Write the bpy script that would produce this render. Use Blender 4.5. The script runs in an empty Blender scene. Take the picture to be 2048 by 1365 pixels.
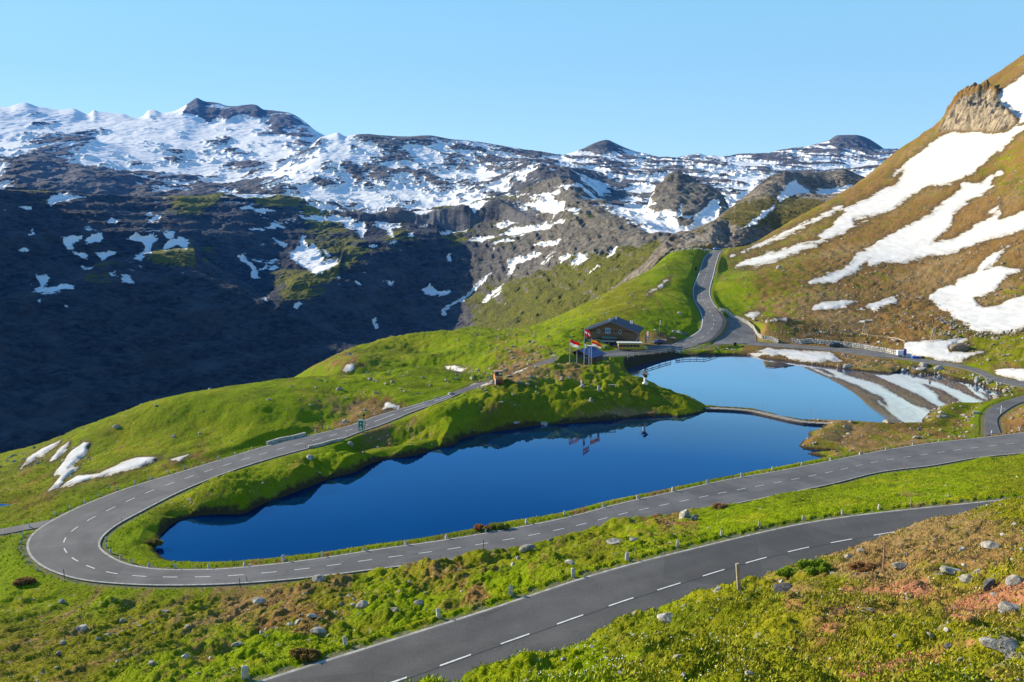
import bpy, bmesh, math, random
import numpy as np
from mathutils import Vector, Matrix
R = math.radians
random.seed(7)
QA, QB = 1.0, 1.0                       # mesh density of the near ground / of the mountains

# ------------------------------------------------------------------ camera, sky, sun, exposure
F, CX, CY, HC = 1593.0, 1024.0, 682.5, 40.0      # focal length in photo pixels, picture centre, eye height over the lake
PITCH = math.atan((CY - 450.0) / F)
cam = bpy.data.objects.new("camera", bpy.data.cameras.new("camera"))
bpy.context.scene.collection.objects.link(cam)
cam.location = (0, 0, HC)
cam.rotation_euler = (math.pi/2 - PITCH, 0, 0)
cam.data.lens = F/2048*36
cam.data.sensor_width = 36
cam.data.clip_start = 0.3
cam.data.clip_end = 40000
bpy.context.scene.camera = cam

SUN_EL, SUN_AZ = 22.0, -63.0            # azimuth counted from +Y towards +X: left of the view, a little beyond it
sd = Vector((math.sin(R(SUN_AZ))*math.cos(R(SUN_EL)), math.cos(R(SUN_AZ))*math.cos(R(SUN_EL)), math.sin(R(SUN_EL))))
world = bpy.data.worlds.new("World"); bpy.context.scene.world = world
world.use_nodes = True
nt = world.node_tree; nt.nodes.clear()
sky = nt.nodes.new("ShaderNodeTexSky"); sky.sky_type = 'NISHITA'; sky.sun_disc = False
sky.sun_elevation = R(SUN_EL); sky.sun_rotation = R(SUN_AZ)
sky.altitude = 2300; sky.air_density = 1.0; sky.dust_density = 0.1; sky.ozone_density = 2.6
bg = nt.nodes.new("ShaderNodeBackground"); bg.inputs[1].default_value = 0.115
wo = nt.nodes.new("ShaderNodeOutputWorld")
hsv = nt.nodes.new('ShaderNodeHueSaturation'); hsv.inputs['Saturation'].default_value = 1.02; hsv.inputs['Hue'].default_value = 0.503
# thin even haze of a clear mountain morning evens the sky out towards a pale blue
tc = nt.nodes.new('ShaderNodeTexCoord'); sz_ = nt.nodes.new('ShaderNodeSeparateXYZ'); rp = nt.nodes.new('ShaderNodeValToRGB'); mxs = nt.nodes.new('ShaderNodeMix'); mxs.data_type = 'RGBA'; mxs.inputs[0].default_value = .74
e = rp.color_ramp.elements; e[0].position = 0.0; e[0].color = (2.45, 3.65, 3.95, 1); e[1].position = .9; e[1].color = (.30, .95, 2.2, 1)
for ps, c in ((.10, (2.0, 3.45, 3.9)), (.28, (1.35, 3.05, 3.8)), (.5, (.55, 1.55, 2.9))): q = e.new(ps); q.color = (*c, 1)
nt.links.new(tc.outputs['Generated'], sz_.inputs[0]); nt.links.new(sz_.outputs[2], rp.inputs[0])
nt.links.new(sky.outputs[0], hsv.inputs['Color']); nt.links.new(hsv.outputs[0], mxs.inputs[6]); nt.links.new(rp.outputs[0], mxs.inputs[7]); nt.links.new(mxs.outputs[2], bg.inputs[0]); nt.links.new(bg.outputs[0], wo.inputs[0])
sun = bpy.data.objects.new("sun", bpy.data.lights.new("sun", 'SUN'))
bpy.context.scene.collection.objects.link(sun)
sun.data.energy = 4.3; sun.data.angle = R(0.5); sun.data.color = (1.0, 0.88, 0.66)
sun.rotation_euler = sd.to_track_quat('Z', 'Y').to_euler()
vs = bpy.context.scene.view_settings
bpy.context.scene.display_settings.display_device = 'sRGB'
vs.view_transform = 'Standard'; vs.look = 'None'; vs.exposure = 1.12; vs.gamma = 1.0; vs.use_curve_mapping = False
cy = bpy.context.scene.cycles
cy.max_bounces = 6; cy.diffuse_bounces = 2; cy.glossy_bounces = 3; cy.transparent_max_bounces = 6

# ------------------------------------------------------------------ picture <-> place
FW = np.array([0, math.cos(PITCH), -math.sin(PITCH)]); UP = np.array([0, math.sin(PITCH), math.cos(PITCH)])
def ray(px, py):
    px = np.asarray(px, float); py = np.asarray(py, float)
    d = FW[None]*np.ones((px.size, 1)) + np.outer((px.ravel()-CX)/F, [1, 0, 0]) + np.outer((CY-py.ravel())/F, UP)
    return d
def atz(px, py, z):
    d = ray(px, py); t = (np.asarray(z, float).ravel()-HC)/d[:, 2]
    return np.stack([d[:, 0]*t, d[:, 1]*t, HC+d[:, 2]*t], 1)
def aty(px, py, Y):
    d = ray(px, py); t = np.asarray(Y, float).ravel()/d[:, 1]
    return np.stack([d[:, 0]*t, d[:, 1]*t, HC+d[:, 2]*t], 1)
def project(x, y, z):
    dz = z-HC; dep = y*FW[1]+dz*FW[2]; dep = np.where(np.abs(dep) < 1e-3, 1e-3, dep)
    return CX+F*x/dep, CY-F*(y*UP[1]+dz*UP[2])/dep

def crop(ox, oy, s, pts):
    return [(ox+x*s, oy+y*s) for x, y in pts]

# ------------------------------------------------------------------ numpy noise
def _h(ix, iy, seed):
    n = (ix.astype(np.int64)*374761393 + iy.astype(np.int64)*668265263 + seed*1442695041) & 0xFFFFFFFF
    n = ((n ^ (n >> 13))*1274126177) & 0xFFFFFFFF
    n = n ^ (n >> 16)
    return n
def perlin(x, y, seed=0):
    ix = np.floor(x); iy = np.floor(y); fx = (x-ix).astype(np.float32); fy = (y-iy).astype(np.float32)
    u = fx*fx*fx*(fx*(fx*6-15)+10); v = fy*fy*fy*(fy*(fy*6-15)+10)
    def g(dx, dy):
        a = (_h(ix+dx, iy+dy, seed) & 1023).astype(np.float32)*(2*math.pi/1024)
        return np.cos(a)*(fx-dx)+np.sin(a)*(fy-dy)
    a = g(0, 0); b = g(1, 0); c = g(0, 1); d = g(1, 1)
    return (a+(b-a)*u + ((c+(d-c)*u)-(a+(b-a)*u))*v)*1.41
def fbm(x, y, wl, octs=4, seed=0, gain=0.5, ridged=False, billow=False):
    s = np.zeros_like(x, dtype=np.float32); a = 1.0; tot = 0; f = 1.0/wl
    for o in range(octs):
        n = perlin(x*f+17.3*o, y*f-9.1*o, seed+o)
        if ridged: n = 1-2*np.abs(n)
        if billow: n = 2*np.abs(n)-0.55
        s += a*n; tot += a; a *= gain; f *= 2.03
    return s/tot
def sstep(a, b, x):
    t = np.clip((x-a)/(b-a), 0, 1); return t*t*(3-2*t)

def poly_sdf(px, py, poly, pad=1e9):
    """signed distance to a closed polygon, positive inside; only evaluated within pad of its box"""
    P = np.asarray(poly, np.float32); out = np.full(px.shape, -1e3, np.float32)
    m = (px > P[:, 0].min()-pad) & (px < P[:, 0].max()+pad) & (py > P[:, 1].min()-pad) & (py < P[:, 1].max()+pad)
    x = px[m].astype(np.float32); y = py[m].astype(np.float32)
    if x.size == 0: return out
    d2 = np.full(x.shape, 1e12, np.float32); ins = np.zeros(x.shape, bool)
    n = len(P)
    for i in range(n):
        ax, ay = P[i]; bx, by = P[(i+1) % n]
        ex, ey = bx-ax, by-ay; L = ex*ex+ey*ey+1e-9
        t = np.clip(((x-ax)*ex+(y-ay)*ey)/L, 0, 1)
        d2 = np.minimum(d2, (x-ax-t*ex)**2+(y-ay-t*ey)**2)
        if ay != by:
            c = ((ay > y) != (by > y)) & (x < (bx-ax)*(y-ay)/(by-ay)+ax)
            ins ^= c
    d = np.sqrt(d2); out[m] = np.where(ins, d, -d)
    return out

def field(px, py, pts, power=3.0, yscale=1.6, eps=12.0):
    num = np.zeros(px.shape, np.float32); den = np.zeros(px.shape, np.float32)
    for x, y, v in pts:
        w = 1.0/(((px-x)**2+((py-y)*yscale)**2+eps*eps)**(power/2))
        num += w*v; den += w
    return num/den

# ------------------------------------------------------------------ object helpers
COL = bpy.context.scene.collection
def tag(o, label=None, cat=None, group=None, kind=None):
    if label: o['label'] = label
    if cat: o['category'] = cat
    if group: o['group'] = group
    if kind: o['kind'] = kind
    return o
def empty(name, loc=(0, 0, 0), rz=0.0, scale=1.0):
    o = bpy.data.objects.new(name, None); COL.objects.link(o)
    o.empty_display_size = 0.3
    o.location = loc; o.rotation_euler = (0, 0, rz); o.scale = (scale,)*3
    return o
def mesh_obj(name, verts, faces, mat, parent=None, smooth=False):
    me = bpy.data.meshes.new(name); me.from_pydata([tuple(v) for v in verts], [], [tuple(f) for f in faces]); me.update()
    if mat: me.materials.append(mat)
    if smooth: me.polygons.foreach_set('use_smooth', [True]*len(me.polygons))
    o = bpy.data.objects.new(name, me); COL.objects.link(o)
    if parent: o.parent = parent
    return o
def big_mesh(name, V, Fq, mat, attrs=None, smooth=True):
    """V (n,3) float, Fq (m,k) int, attrs {name: (n,) float or (n,4)}"""
    me = bpy.data.meshes.new(name); n, (m, k) = len(V), Fq.shape
    me.vertices.add(n); me.vertices.foreach_set('co', np.ascontiguousarray(V, np.float32).ravel())
    me.loops.add(m*k); me.loops.foreach_set('vertex_index', np.ascontiguousarray(Fq, np.int32).ravel())
    me.polygons.add(m); me.polygons.foreach_set('loop_start', np.arange(0, m*k, k, dtype=np.int32))
    me.polygons.foreach_set('use_smooth', np.full(m, smooth))
    me.update(calc_edges=True)
    for a, v in (attrs or {}).items():
        at = me.attributes.new(a, 'FLOAT', 'POINT'); at.data.foreach_set('value', np.ascontiguousarray(v, np.float32).ravel())
    me.materials.append(mat)
    o = bpy.data.objects.new(name, me); COL.objects.link(o)
    return o
def grid_faces(nr, nc):
    i = np.arange((nr-1)*(nc-1)); r = i//(nc-1); c = i % (nc-1); a = r*nc+c
    return np.stack([a, a+1, a+nc+1, a+nc], 1)

class MB:
    """collects boxes, tubes and prisms, then links them as one mesh"""
    def __init__(s): s.v = []; s.f = []
    def add(s, v, f):
        b = len(s.v); s.v += [tuple(p) for p in v]; s.f += [tuple(i+b for i in q) for q in f]; return s
    def box(s, c, d, rz=0.0, M=None):
        x, y, z = d[0]/2, d[1]/2, d[2]/2
        v = [Vector((sx*x, sy*y, sz*z)) for sz in (-1, 1) for sx, sy in ((-1, -1), (1, -1), (1, 1), (-1, 1))]
        m = M if M is not None else Matrix.Rotation(rz, 3, 'Z')
        v = [m @ p + Vector(c) for p in v]
        return s.add(v, [(0, 3, 2, 1), (4, 5, 6, 7), (0, 1, 5, 4), (1, 2, 6, 5), (2, 3, 7, 6), (3, 0, 4, 7)])
    def beam(s, a, b, w, h=None):
        a = Vector(a); b = Vector(b); d = b-a; L = d.length
        q = d.to_track_quat('X', 'Z').to_matrix()
        return s.box((a+b)/2, (L, w, h or w), M=q)
    def tube(s, pts, rad, n=8, cap=True):
        pts = [Vector(p) for p in pts]; rad = rad if isinstance(rad, (list, tuple)) else [rad]*len(pts)
        v = []
        for i, p in enumerate(pts):
            d = (pts[min(i+1, len(pts)-1)]-pts[max(i-1, 0)]).normalized()
            q = d.to_track_quat('Z', 'Y').to_matrix()
            v += [p+q @ Vector((rad[i]*math.cos(2*math.pi*k/n), rad[i]*math.sin(2*math.pi*k/n), 0)) for k in range(n)]
        f = [(i*n+k, i*n+(k+1) % n, (i+1)*n+(k+1) % n, (i+1)*n+k) for i in range(len(pts)-1) for k in range(n)]
        if cap: f += [tuple(range(n))[::-1], tuple((len(pts)-1)*n+k for k in range(n))]
        return s.add(v, f)
    def prism(s, outline, y0, y1, M=None):
        """outline in XZ extruded along Y"""
        n = len(outline); v = [Vector((x, y0, z)) for x, z in outline]+[Vector((x, y1, z)) for x, z in outline]
        if M is not None: v = [M @ p for p in v]
        f = [tuple(range(n)), tuple(range(2*n-1, n-1, -1))]+[(i, n+i, n+(i+1) % n, (i+1) % n) for i in range(n)]
        return s.add(v, f)
    def build(s, name, mat, parent=None, smooth=False):
        o = mesh_obj(name, s.v, s.f, mat, parent, smooth)
        bm = bmesh.new(); bm.from_mesh(o.data); bmesh.ops.recalc_face_normals(bm, faces=bm.faces); bm.to_mesh(o.data); bm.free()
        return o
def copy_tree(o, parent=None):
    c = o.copy(); COL.objects.link(c); c.parent = parent
    for ch in [k for k in bpy.data.objects if k.parent == o]: copy_tree(ch, c)
    return c

# ------------------------------------------------------------------ materials
class NB:
    def __init__(s, name):
        s.m = bpy.data.materials.new(name); s.m.use_nodes = True; s.t = s.m.node_tree; s.t.nodes.clear()
        s.out = s.n("ShaderNodeOutputMaterial"); s.b = s.n("ShaderNodeBsdfPrincipled")
        s.l(s.b.outputs[0], s.out.inputs[0])
    def n(s, t, **k):
        x = s.t.nodes.new(t)
        for a, v in k.items(): setattr(x, a, v)
        return x
    def l(s, a, b): s.t.links.new(a, b)
    def pos(s):
        return s.n("ShaderNodeNewGeometry").outputs['Position']
    def attr(s, name):
        x = s.n("ShaderNodeAttribute"); x.attribute_name = name; return x.outputs['Fac']
    def noise(s, scale, detail=3, rough=0.5, vec=None, dist=0.0, stretch=None):
        x = s.n("ShaderNodeTexNoise"); x.inputs['Scale'].default_value = scale
        x.inputs['Detail'].default_value = detail; x.inputs['Roughness'].default_value = rough
        x.inputs['Distortion'].default_value = dist
        v = vec or s.pos()
        if stretch:
            mp = s.n("ShaderNodeMapping"); mp.inputs['Scale'].default_value = stretch[:3]
            if len(stretch) > 3: mp.inputs['Rotation'].default_value = (0, 0, stretch[3])
            s.l(v, mp.inputs[0]); v = mp.outputs[0]
        s.l(v, x.inputs['Vector']); return x.outputs['Fac']
    def math(s, op, a, b=None, clamp=False):
        x = s.n("ShaderNodeMath"); x.operation = op; x.use_clamp = clamp
        for i, q in enumerate((a, b)):
            if q is None: continue
            if isinstance(q, (int, float)): x.inputs[i].default_value = q
            else: s.l(q, x.inputs[i])
        return x.outputs[0]
    def ramp(s, fac, a, b):
        x = s.n("ShaderNodeMapRange"); x.interpolation_type = 'SMOOTHSTEP'
        x.inputs[1].default_value = a; x.inputs[2].default_value = b; s.l(fac, x.inputs[0]); return x.outputs[0]
    def mix(s, fac, a, b):
        x = s.n("ShaderNodeMix"); x.data_type = 'RGBA'
        if isinstance(fac, (int, float)): x.inputs[0].default_value = fac
        else: s.l(fac, x.inputs[0])
        for i, q in ((6, a), (7, b)):
            if isinstance(q, tuple): x.inputs[i].default_value = (*q[:3], 1)
            else: s.l(q, x.inputs[i])
        return x.outputs[2]
    def bump(s, h, strength=0.5, dist=0.1):
        x = s.n("ShaderNodeBump"); x.inputs['Strength'].default_value = strength; x.inputs['Distance'].default_value = dist
        s.l(h, x.inputs['Height']); return x
    def fin(s, col=None, rough=0.9, bump=None, metal=0.0, spec=None):
        if col is not None:
            if isinstance(col, tuple): s.b.inputs['Base Color'].default_value = (*col[:3], 1)
            else: s.l(col, s.b.inputs['Base Color'])
        if isinstance(rough, (int, float)): s.b.inputs['Roughness'].default_value = rough
        else: s.l(rough, s.b.inputs['Roughness'])
        s.b.inputs['Metallic'].default_value = metal
        if spec is not None: s.b.inputs['Specular IOR Level'].default_value = spec
        if bump is not None: s.l(bump.outputs[0], s.b.inputs['Normal'])
        return s.m
_mc = {}
def mat(name, col, rough=0.7, var=0.15, scale=3.0, metal=0.0, bumpd=0.0, spec=0.3):
    if name in _mc: return _mc[name]
    b = NB(name)
    f = b.noise(scale, 4, 0.6)
    c = b.mix(b.ramp(f, 0.3, 0.7), tuple(c*(1-var) for c in col), tuple(min(1, c*(1+var)) for c in col))
    bp = b.bump(f, 0.6, bumpd) if bumpd else None
    _mc[name] = b.fin(c, rough, bp, metal, spec)
    return _mc[name]
# ------------------------------------------------------------------ traced outlines (photo pixels)
C7 = (0, 820, .3993); C5 = (500, 640, .3418); C6 = (1250, 680, .1318); R6 = (1400, 540, .3164)
K2 = (1300, 800, .3652); K4 = (500, 1000, .3906); K1 = (0, 150, .3443); M2 = (600, 230, .3443)
M3 = (1200, 230, .3443); M4 = (1550, 120, .3223); Q3 = (1300, 1000, .3652)
lake_main = (crop(*C7, [(800,720),(785,690),(805,665),(820,625),(860,575),(905,550),(950,537),(1020,528),(1110,522),(1200,525),(1250,515),(1310,480),(1380,445),(1450,425),(1540,395),(1640,355),(1750,320)])
  + crop(*C5, [(700,845),(810,810),(900,805),(1000,785),(1100,755),(1200,730)])
  + [(925,878),(960,869),(1000,862),(1050,855),(1100,850),(1150,846),(1200,842),(1250,838),(1289,834),(1320,834),(1345,834),(1355,836),(1382,831),(1408,825),(1413,818),
     (1457,819),(1504,823),(1542,831),(1577,839),(1609,845),(1653,848),(1640,861),(1618,867.5),(1621,875),(1602,883),(1600,892),(1610,897),(1629,900),(1680,906),(1640,905),(1614,908),(1650,917),
     (1603,928),(1588,931.5),(1545,940.6),(1504,948),(1483,955),(1420.5,968),(1347,982.6),(1300,992),(1242,1002),(1203,1009),(1150,1023),(1086,1037),(1023,1045),(949,1061),(887,1072),(812,1086),(734,1097.7),(644,1111),(566,1119),(500,1123),(479,1126),(419,1128.6),(347,1127.5),(327,1120)])
lake_up = [(1413,813),(1402,805),(1385,797),(1350,788),(1320,778),(1290,765),(1262,752),(1250,738),(1262,727),(1290,719),(1330,714.5),(1362,712),(1400,711),(1465,710.5),(1495,711),(1511,714),(1574,723.5),(1628,730),(1675,736),(1700.6,740),(1748,745),(1786,747),(1811,742.5),(1827,749.5),(1874.6,749),(1906,758),(1954,768),(1985,780.5),(2007,783.6),(1995,796),(1969.5,807),(1938,810.5),(1906,809),(1874.6,815),(1855.6,831),(1846,840.6),(1836.6,848.5),
  (1780,850),(1716,847),(1653,843),(1609,841),(1577,835),(1542,827),(1504,819),(1457,815)]
lake_small = [(-40,1006),(0,1008),(28,1010),(26,1014),(0,1017),(-40,1020)]
LAKES = [atz(*np.array(p).T, 0.0*np.arange(len(p)))[:, :2] for p in (lake_main, lake_up)]
LAKE_S = atz(*np.array(lake_small).T, -1.0*np.ones(6))[:, :2]

# ------------------------------------------------------------------ roads as strips between two traced edges: (Lx, Ly, Rx, Ry, z)
road_low = [(2330,820,2330,852,3.4),(2250,832,2255,868,3.0),(2048,865,2060,905,2.2),(1950,876.7,1960,915,1.7),(1850,887.6,1860,932,1.4),(1750,904,1762,944,1.2),(1650,924,1665,968,1.1),(1550,943,1568,988,1.0),
  (1446,960.7,1465,1009,1.0),(1350,982.6,1370,1026,1.0),(1242,1006,1262,1048,1.0),(1140,1033,1157,1074,1.0),(993,1062,1005,1104,1.0),(880,1081,888,1122,1.0),(750,1099,752,1139,1.0),(620,1119,615,1156,1.0),
  (535,1129,528,1164,1.0),(450,1137,430,1170,1.0),(400,1138.5,350,1171.5,1.0),(350,1139,290,1171,1.0),(318,1138,240,1168.5,1.0),(282,1134,196,1165,1.0),(254,1127.7,158,1160.5,1.0),(232,1118,120,1149.5,1.0),(214,1107,84,1135,1.0),
  (204,1099,63,1119,1.0),(199,1088,51,1095,1.05),(202.5,1078,54,1077,1.1),(212,1067,73,1059.5,1.1),(232,1051.4,106,1039,1.15),(257,1037,150,1017,1.2),(299,1015,199,996.6,1.3),
  (351,988,260,974,1.4),(431,954,347,948,1.5),(531,920,459,914,1.6),(615,897,545,888.5,1.7),(679,880.7,615,872,1.9),(717,865,660,862,2.1),(754,853,704,850,2.4),(780,843,735,838,2.6),(828.5,822.5,791,820.6,2.9),(865.6,809.5,838,807.5,3.1),(895,798.3,872,797.5,3.3),(921,786,903,788,3.5)]
road_near = [(250,1456,270,1720,16.3),(350,1420,380,1650,16.4),(531,1357,555,1560,16.5),(719,1299,740,1488,16.6),(816,1268,835,1455,16.7),(920,1236,940,1410,16.8),(1016,1205,1035,1372,16.9),(1101,1176,1120,1342,17),(1185,1149,1205,1308,17.1),
  (1256,1129,1275,1279,17.2),(1384,1097,1405,1228,17.3),(1496,1070,1515,1185,17.4),(1601,1047,1620,1154,17.5),(1705,1031,1725,1130,17.6),(1800,1020,1820,1108,17.7),(1900,1010,1920,1086,17.8),(2048,995,2070,1062,18),(2250,978,2275,1035,18)]
def zup(py):                                            # the road climbing to the pass
    k = F/(py-450.0); Y = k*(40-1.2+.135*262)/(1+.135*k); return 1.2+(Y-262)*.135
road_up = [(1340,691,1360,700),(1360.5,683,1397,690),(1377,675,1420,683),(1389,667.8,1436,672),(1399.5,659.6,1446,660),(1403,649,1451,649),(1403.6,637,1452,640),(1401,626.7,1446,630),(1395.4,614.4,1437,620),(1389,602,1428,608.5),
  (1386,589.8,1421,594),(1386,577.5,1420,580),(1391,563,1423.5,565),(1398.5,544.7,1428.5,546),(1403.6,528,1432,529.5),(1408.7,516,1436,517),(1419,505.5,1441,506),(1429,501,1448,501.5)]
road_up = [(a, b, c, d, max(1.2, zup((b+d)/2))) for a, b, c, d in road_up]
apron = [(1449,637,1462,634,5.0),(1450,645,1478,641,4.3),(1448,657,1497,651,3.2),(1442,668,1509,661,2.4),(1434,680,1512,673,1.6),(1425,690,1512,686,1.25)]
lot = [(1190,704,1190,723,3.7),(1213,704,1213,719,3.0),(1245,698,1247,716,1.95),(1270,695,1275,710,1.5),(1294,693,1300,706,1.33),(1340,688,1348,699,1.26)]
track = [(1497,681,1493,690,1.2),(1540,686,1535,693,1.2),(1580,689,1577,696,1.2),(1653,694,1653,701,1.2),(1697,696.6,1690,705.5,1.2),(1750,701,1742,712.5,1.2),(1800,708,1799,718,1.2),(1850,719,1860,727,1.3),(1906,727,1905,733,1.3),(1957,738,1954,746,1.3),(1992,753,1985,761.5,1.3),(2048,764,2040,774,1.3),(2150,775,2140,786,1.4)]
path = [(1969,872,2002,867,1.3),(1969.6,852,1998,858,1.3),(1969.6,834,1995,837,1.3),(1979,818,2011,822,1.3),(2001,806,2033,809,1.3),(2033,796,2050,803,1.3),(2080,782,2095,790,1.3)]
side = [(112,1037,100,1046,1.1),(64,1047,70,1058,1.0),(30,1053,30,1063,.9),(0,1058,0,1069,.8),(-60,1068,-60,1080,.6),(-150,1082,-150,1096,.4)]
def strip(sec, step=1.2):
    a = np.array(sec, float); L = atz(a[:, 0], a[:, 1], a[:, 4]); Rr = atz(a[:, 2], a[:, 3], a[:, 4])
    return resample(L, Rr, step)
def resample(L, Rr, step):
    c = (L+Rr)/2; s = np.r_[0, np.cumsum(np.linalg.norm(np.diff(c[:, :2], axis=0), axis=1))]
    n = max(4, int(s[-1]/step)); t = np.linspace(0, s[-1], n)
    def it(A):
        out = np.zeros((n, 3))
        # Catmull-Rom on uneven knots (finite-difference tangents)
        m = np.gradient(A, s, axis=0)
        j = np.clip(np.searchsorted(s, t, side='right')-1, 0, len(s)-2); h = (s[j+1]-s[j]); u = ((t-s[j])/h)[:, None]; h = h[:, None]
        out = (2*u**3-3*u**2+1)*A[j]+(u**3-2*u**2+u)*h*m[j]+(-2*u**3+3*u**2)*A[j+1]+(u**3-u**2)*h*m[j+1]
        return out
    Lo, Ro = it(L), it(Rr)
    k = np.array([1, 2, 3, 2, 1.])/9
    for A in (Lo, Ro):
        for ax in range(3): A[2:-2, ax] = np.convolve(A[:, ax], k, 'valid')
    return Lo, Ro
def centre_strip(pts, w):
    P = np.array(pts, float); w = np.asarray(w, float).reshape(-1, 1); d = np.gradient(P[:, :2], axis=0); d /= np.linalg.norm(d, axis=1)[:, None]
    nrm = np.stack([-d[:, 1], d[:, 0], 0*d[:, 0]], 1)
    return P+nrm*w/2, P-nrm*w/2
S_low = strip(road_low); S_near = strip(road_near); S_up = strip(road_up)
e0 = (S_low[0][-1]+S_low[1][-1])/2; e1 = (S_up[0][0]+S_up[1][0])/2
mid = [tuple(e0), (e0[0]+4.5, e0[1]+11, 2.9), (2.5, 196, 3.0), (10, 206, 4.2), (17, 213, 4.75), (27, 224, 3.3), (40, 239, 1.75), tuple(e1)]
S_mid = resample(*[np.array(q) for q in centre_strip(mid, [2.6, 3.6, 5, 6, 6.5, 6.5, 6.5, 6.5])], 1.2)
S_apron = strip(apron); S_lot = strip(lot); S_track = strip(track); S_path = strip(path, .8); S_side = strip(side)
ROADS = [(S_low, 0.0), (S_near, 0.0), (S_mid, -.02), (S_up, 0.0), (S_apron, -.03), (S_lot, .03), (S_track, 0.0), (S_path, 0.0), (S_side, -.03)]

# ------------------------------------------------------------------ relief: control points and a thin-plate surface through them
CZ = [ # px, py, z  (points below the horizon whose height over the lake is judged)
 (0,1120,.2),(-150,1150,0),(100,1200,.6),(300,1210,1.0),(500,1195,1.4),(0,1290,4.5),(250,1290,6),(450,1260,6.5),(0,1365,9),(-250,1365,8),(200,1400,12),(620,1215,6.5),(700,1190,5.2),(640,1160,2.0),
 (620,1290,12.5),(480,1340,15.3),(800,1165,4.5),(870,1155,6),(860,1200,9.5),(950,1125,3.0),(960,1165,10),(1060,1085,3.1),(1100,1120,8),(1050,1150,12.5),(1200,1055,3.4),(1220,1090,9.5),(1260,1106,14.5),(1371,1026,4.0),(1400,1060,9.5),
 (1480,1010,3.0),(1560,1010,6),(1600,1020,12),(1700,962,2.4),(1720,1000,11),(1850,945,2.6),(1860,990,12),(2000,925,4),(2048,960,11),(2200,930,9),(2300,890,4),(1750,870,.8),(1850,870,.9),(1920,862,1.1),(2030,850,1.8),(2048,830,2.6),(2200,800,4),
 (1300,720,.9),(1250,722,1.2),(1400,704,.9),(1460,700,.9),(1500,702,.8),(1600,712,1.0),(1700,725,.9),(1800,735,.8),(1900,745,1.0),(1990,775,1.0),(2030,780,1.2),
 (1890,840,.7),(1940,835,.8),
 # tongue of land between road and lake
 (900,870,2.2),(820,880,3.0),(760,895,3.0),(700,915,2.6),(640,905,2.2),(560,945,2.6),(620,930,3.2),(480,985,2.4),(400,1000,1.8),(330,1040,1.2),(270,1090,1.0),
 (1200,1043,3.6),(1130,1060,3.6),(1050,1075,3.4),(950,1100,3.2),(850,1118,2.8),(750,1127,2.4),(640,1143,2.2),(560,1158,1.6),
 # mound
 (1000,772,5.6),(950,790,5.2),(1040,768,6.2),(900,815,4.6),(1080,750,6.8),(1140,731,7.2),(1200,733,6.6),(1235,742,5.4),(1290,768,4.4),(1340,786,2.9),(1385,805,1.8),(1180,775,5.1),(1100,790,4.7),(1000,800,5.0),(1060,800,4.1),
 (1240,790,3.8),(1180,800,3.9),(1300,826,.7),(1350,822,.8),(930,850,3.0),
 # shack plateau and slope behind
 (1134,728,5.6),(1180,726,5.3),(1213,726,4.8),(1240,725,2.2),(1120,700,8.5),(990,764,5.9),(1020,752,6.6),(1050,738,6.9),(1072,728,7.0),(950,778,5.0),(925,786,4.3),(1135,711,5.2),
 # meadow left
 (0,1030,.6),(60,1010,.9),(150,985,1.3),(-150,1050,0),(0,965,-1.0),(60,930,-1.6),(150,950,0),(250,940,1.0),(330,915,1.8),(430,905,2.2),(300,860,2.5),(400,845,4.0),(500,870,3.0),(500,820,5.5),(600,850,3.2),(600,800,5.0),(700,820,3.2),(650,845,2.4),(760,810,3.0),(700,770,4.6),(800,770,4.0),(800,800,3.4),(880,780,3.6),(900,755,3.6),
 (0,922,-6),(48,904,-5),(120,874,-2),(160,858,0),(200,844,1.5),(280,822,4),(330,806,5.4),(400,790,6.4),(500,775,6),(551,762,5.4),(620,752,4.4),(700,748,3.8),(780,742,3.2),(850,738,3.0),
]
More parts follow.
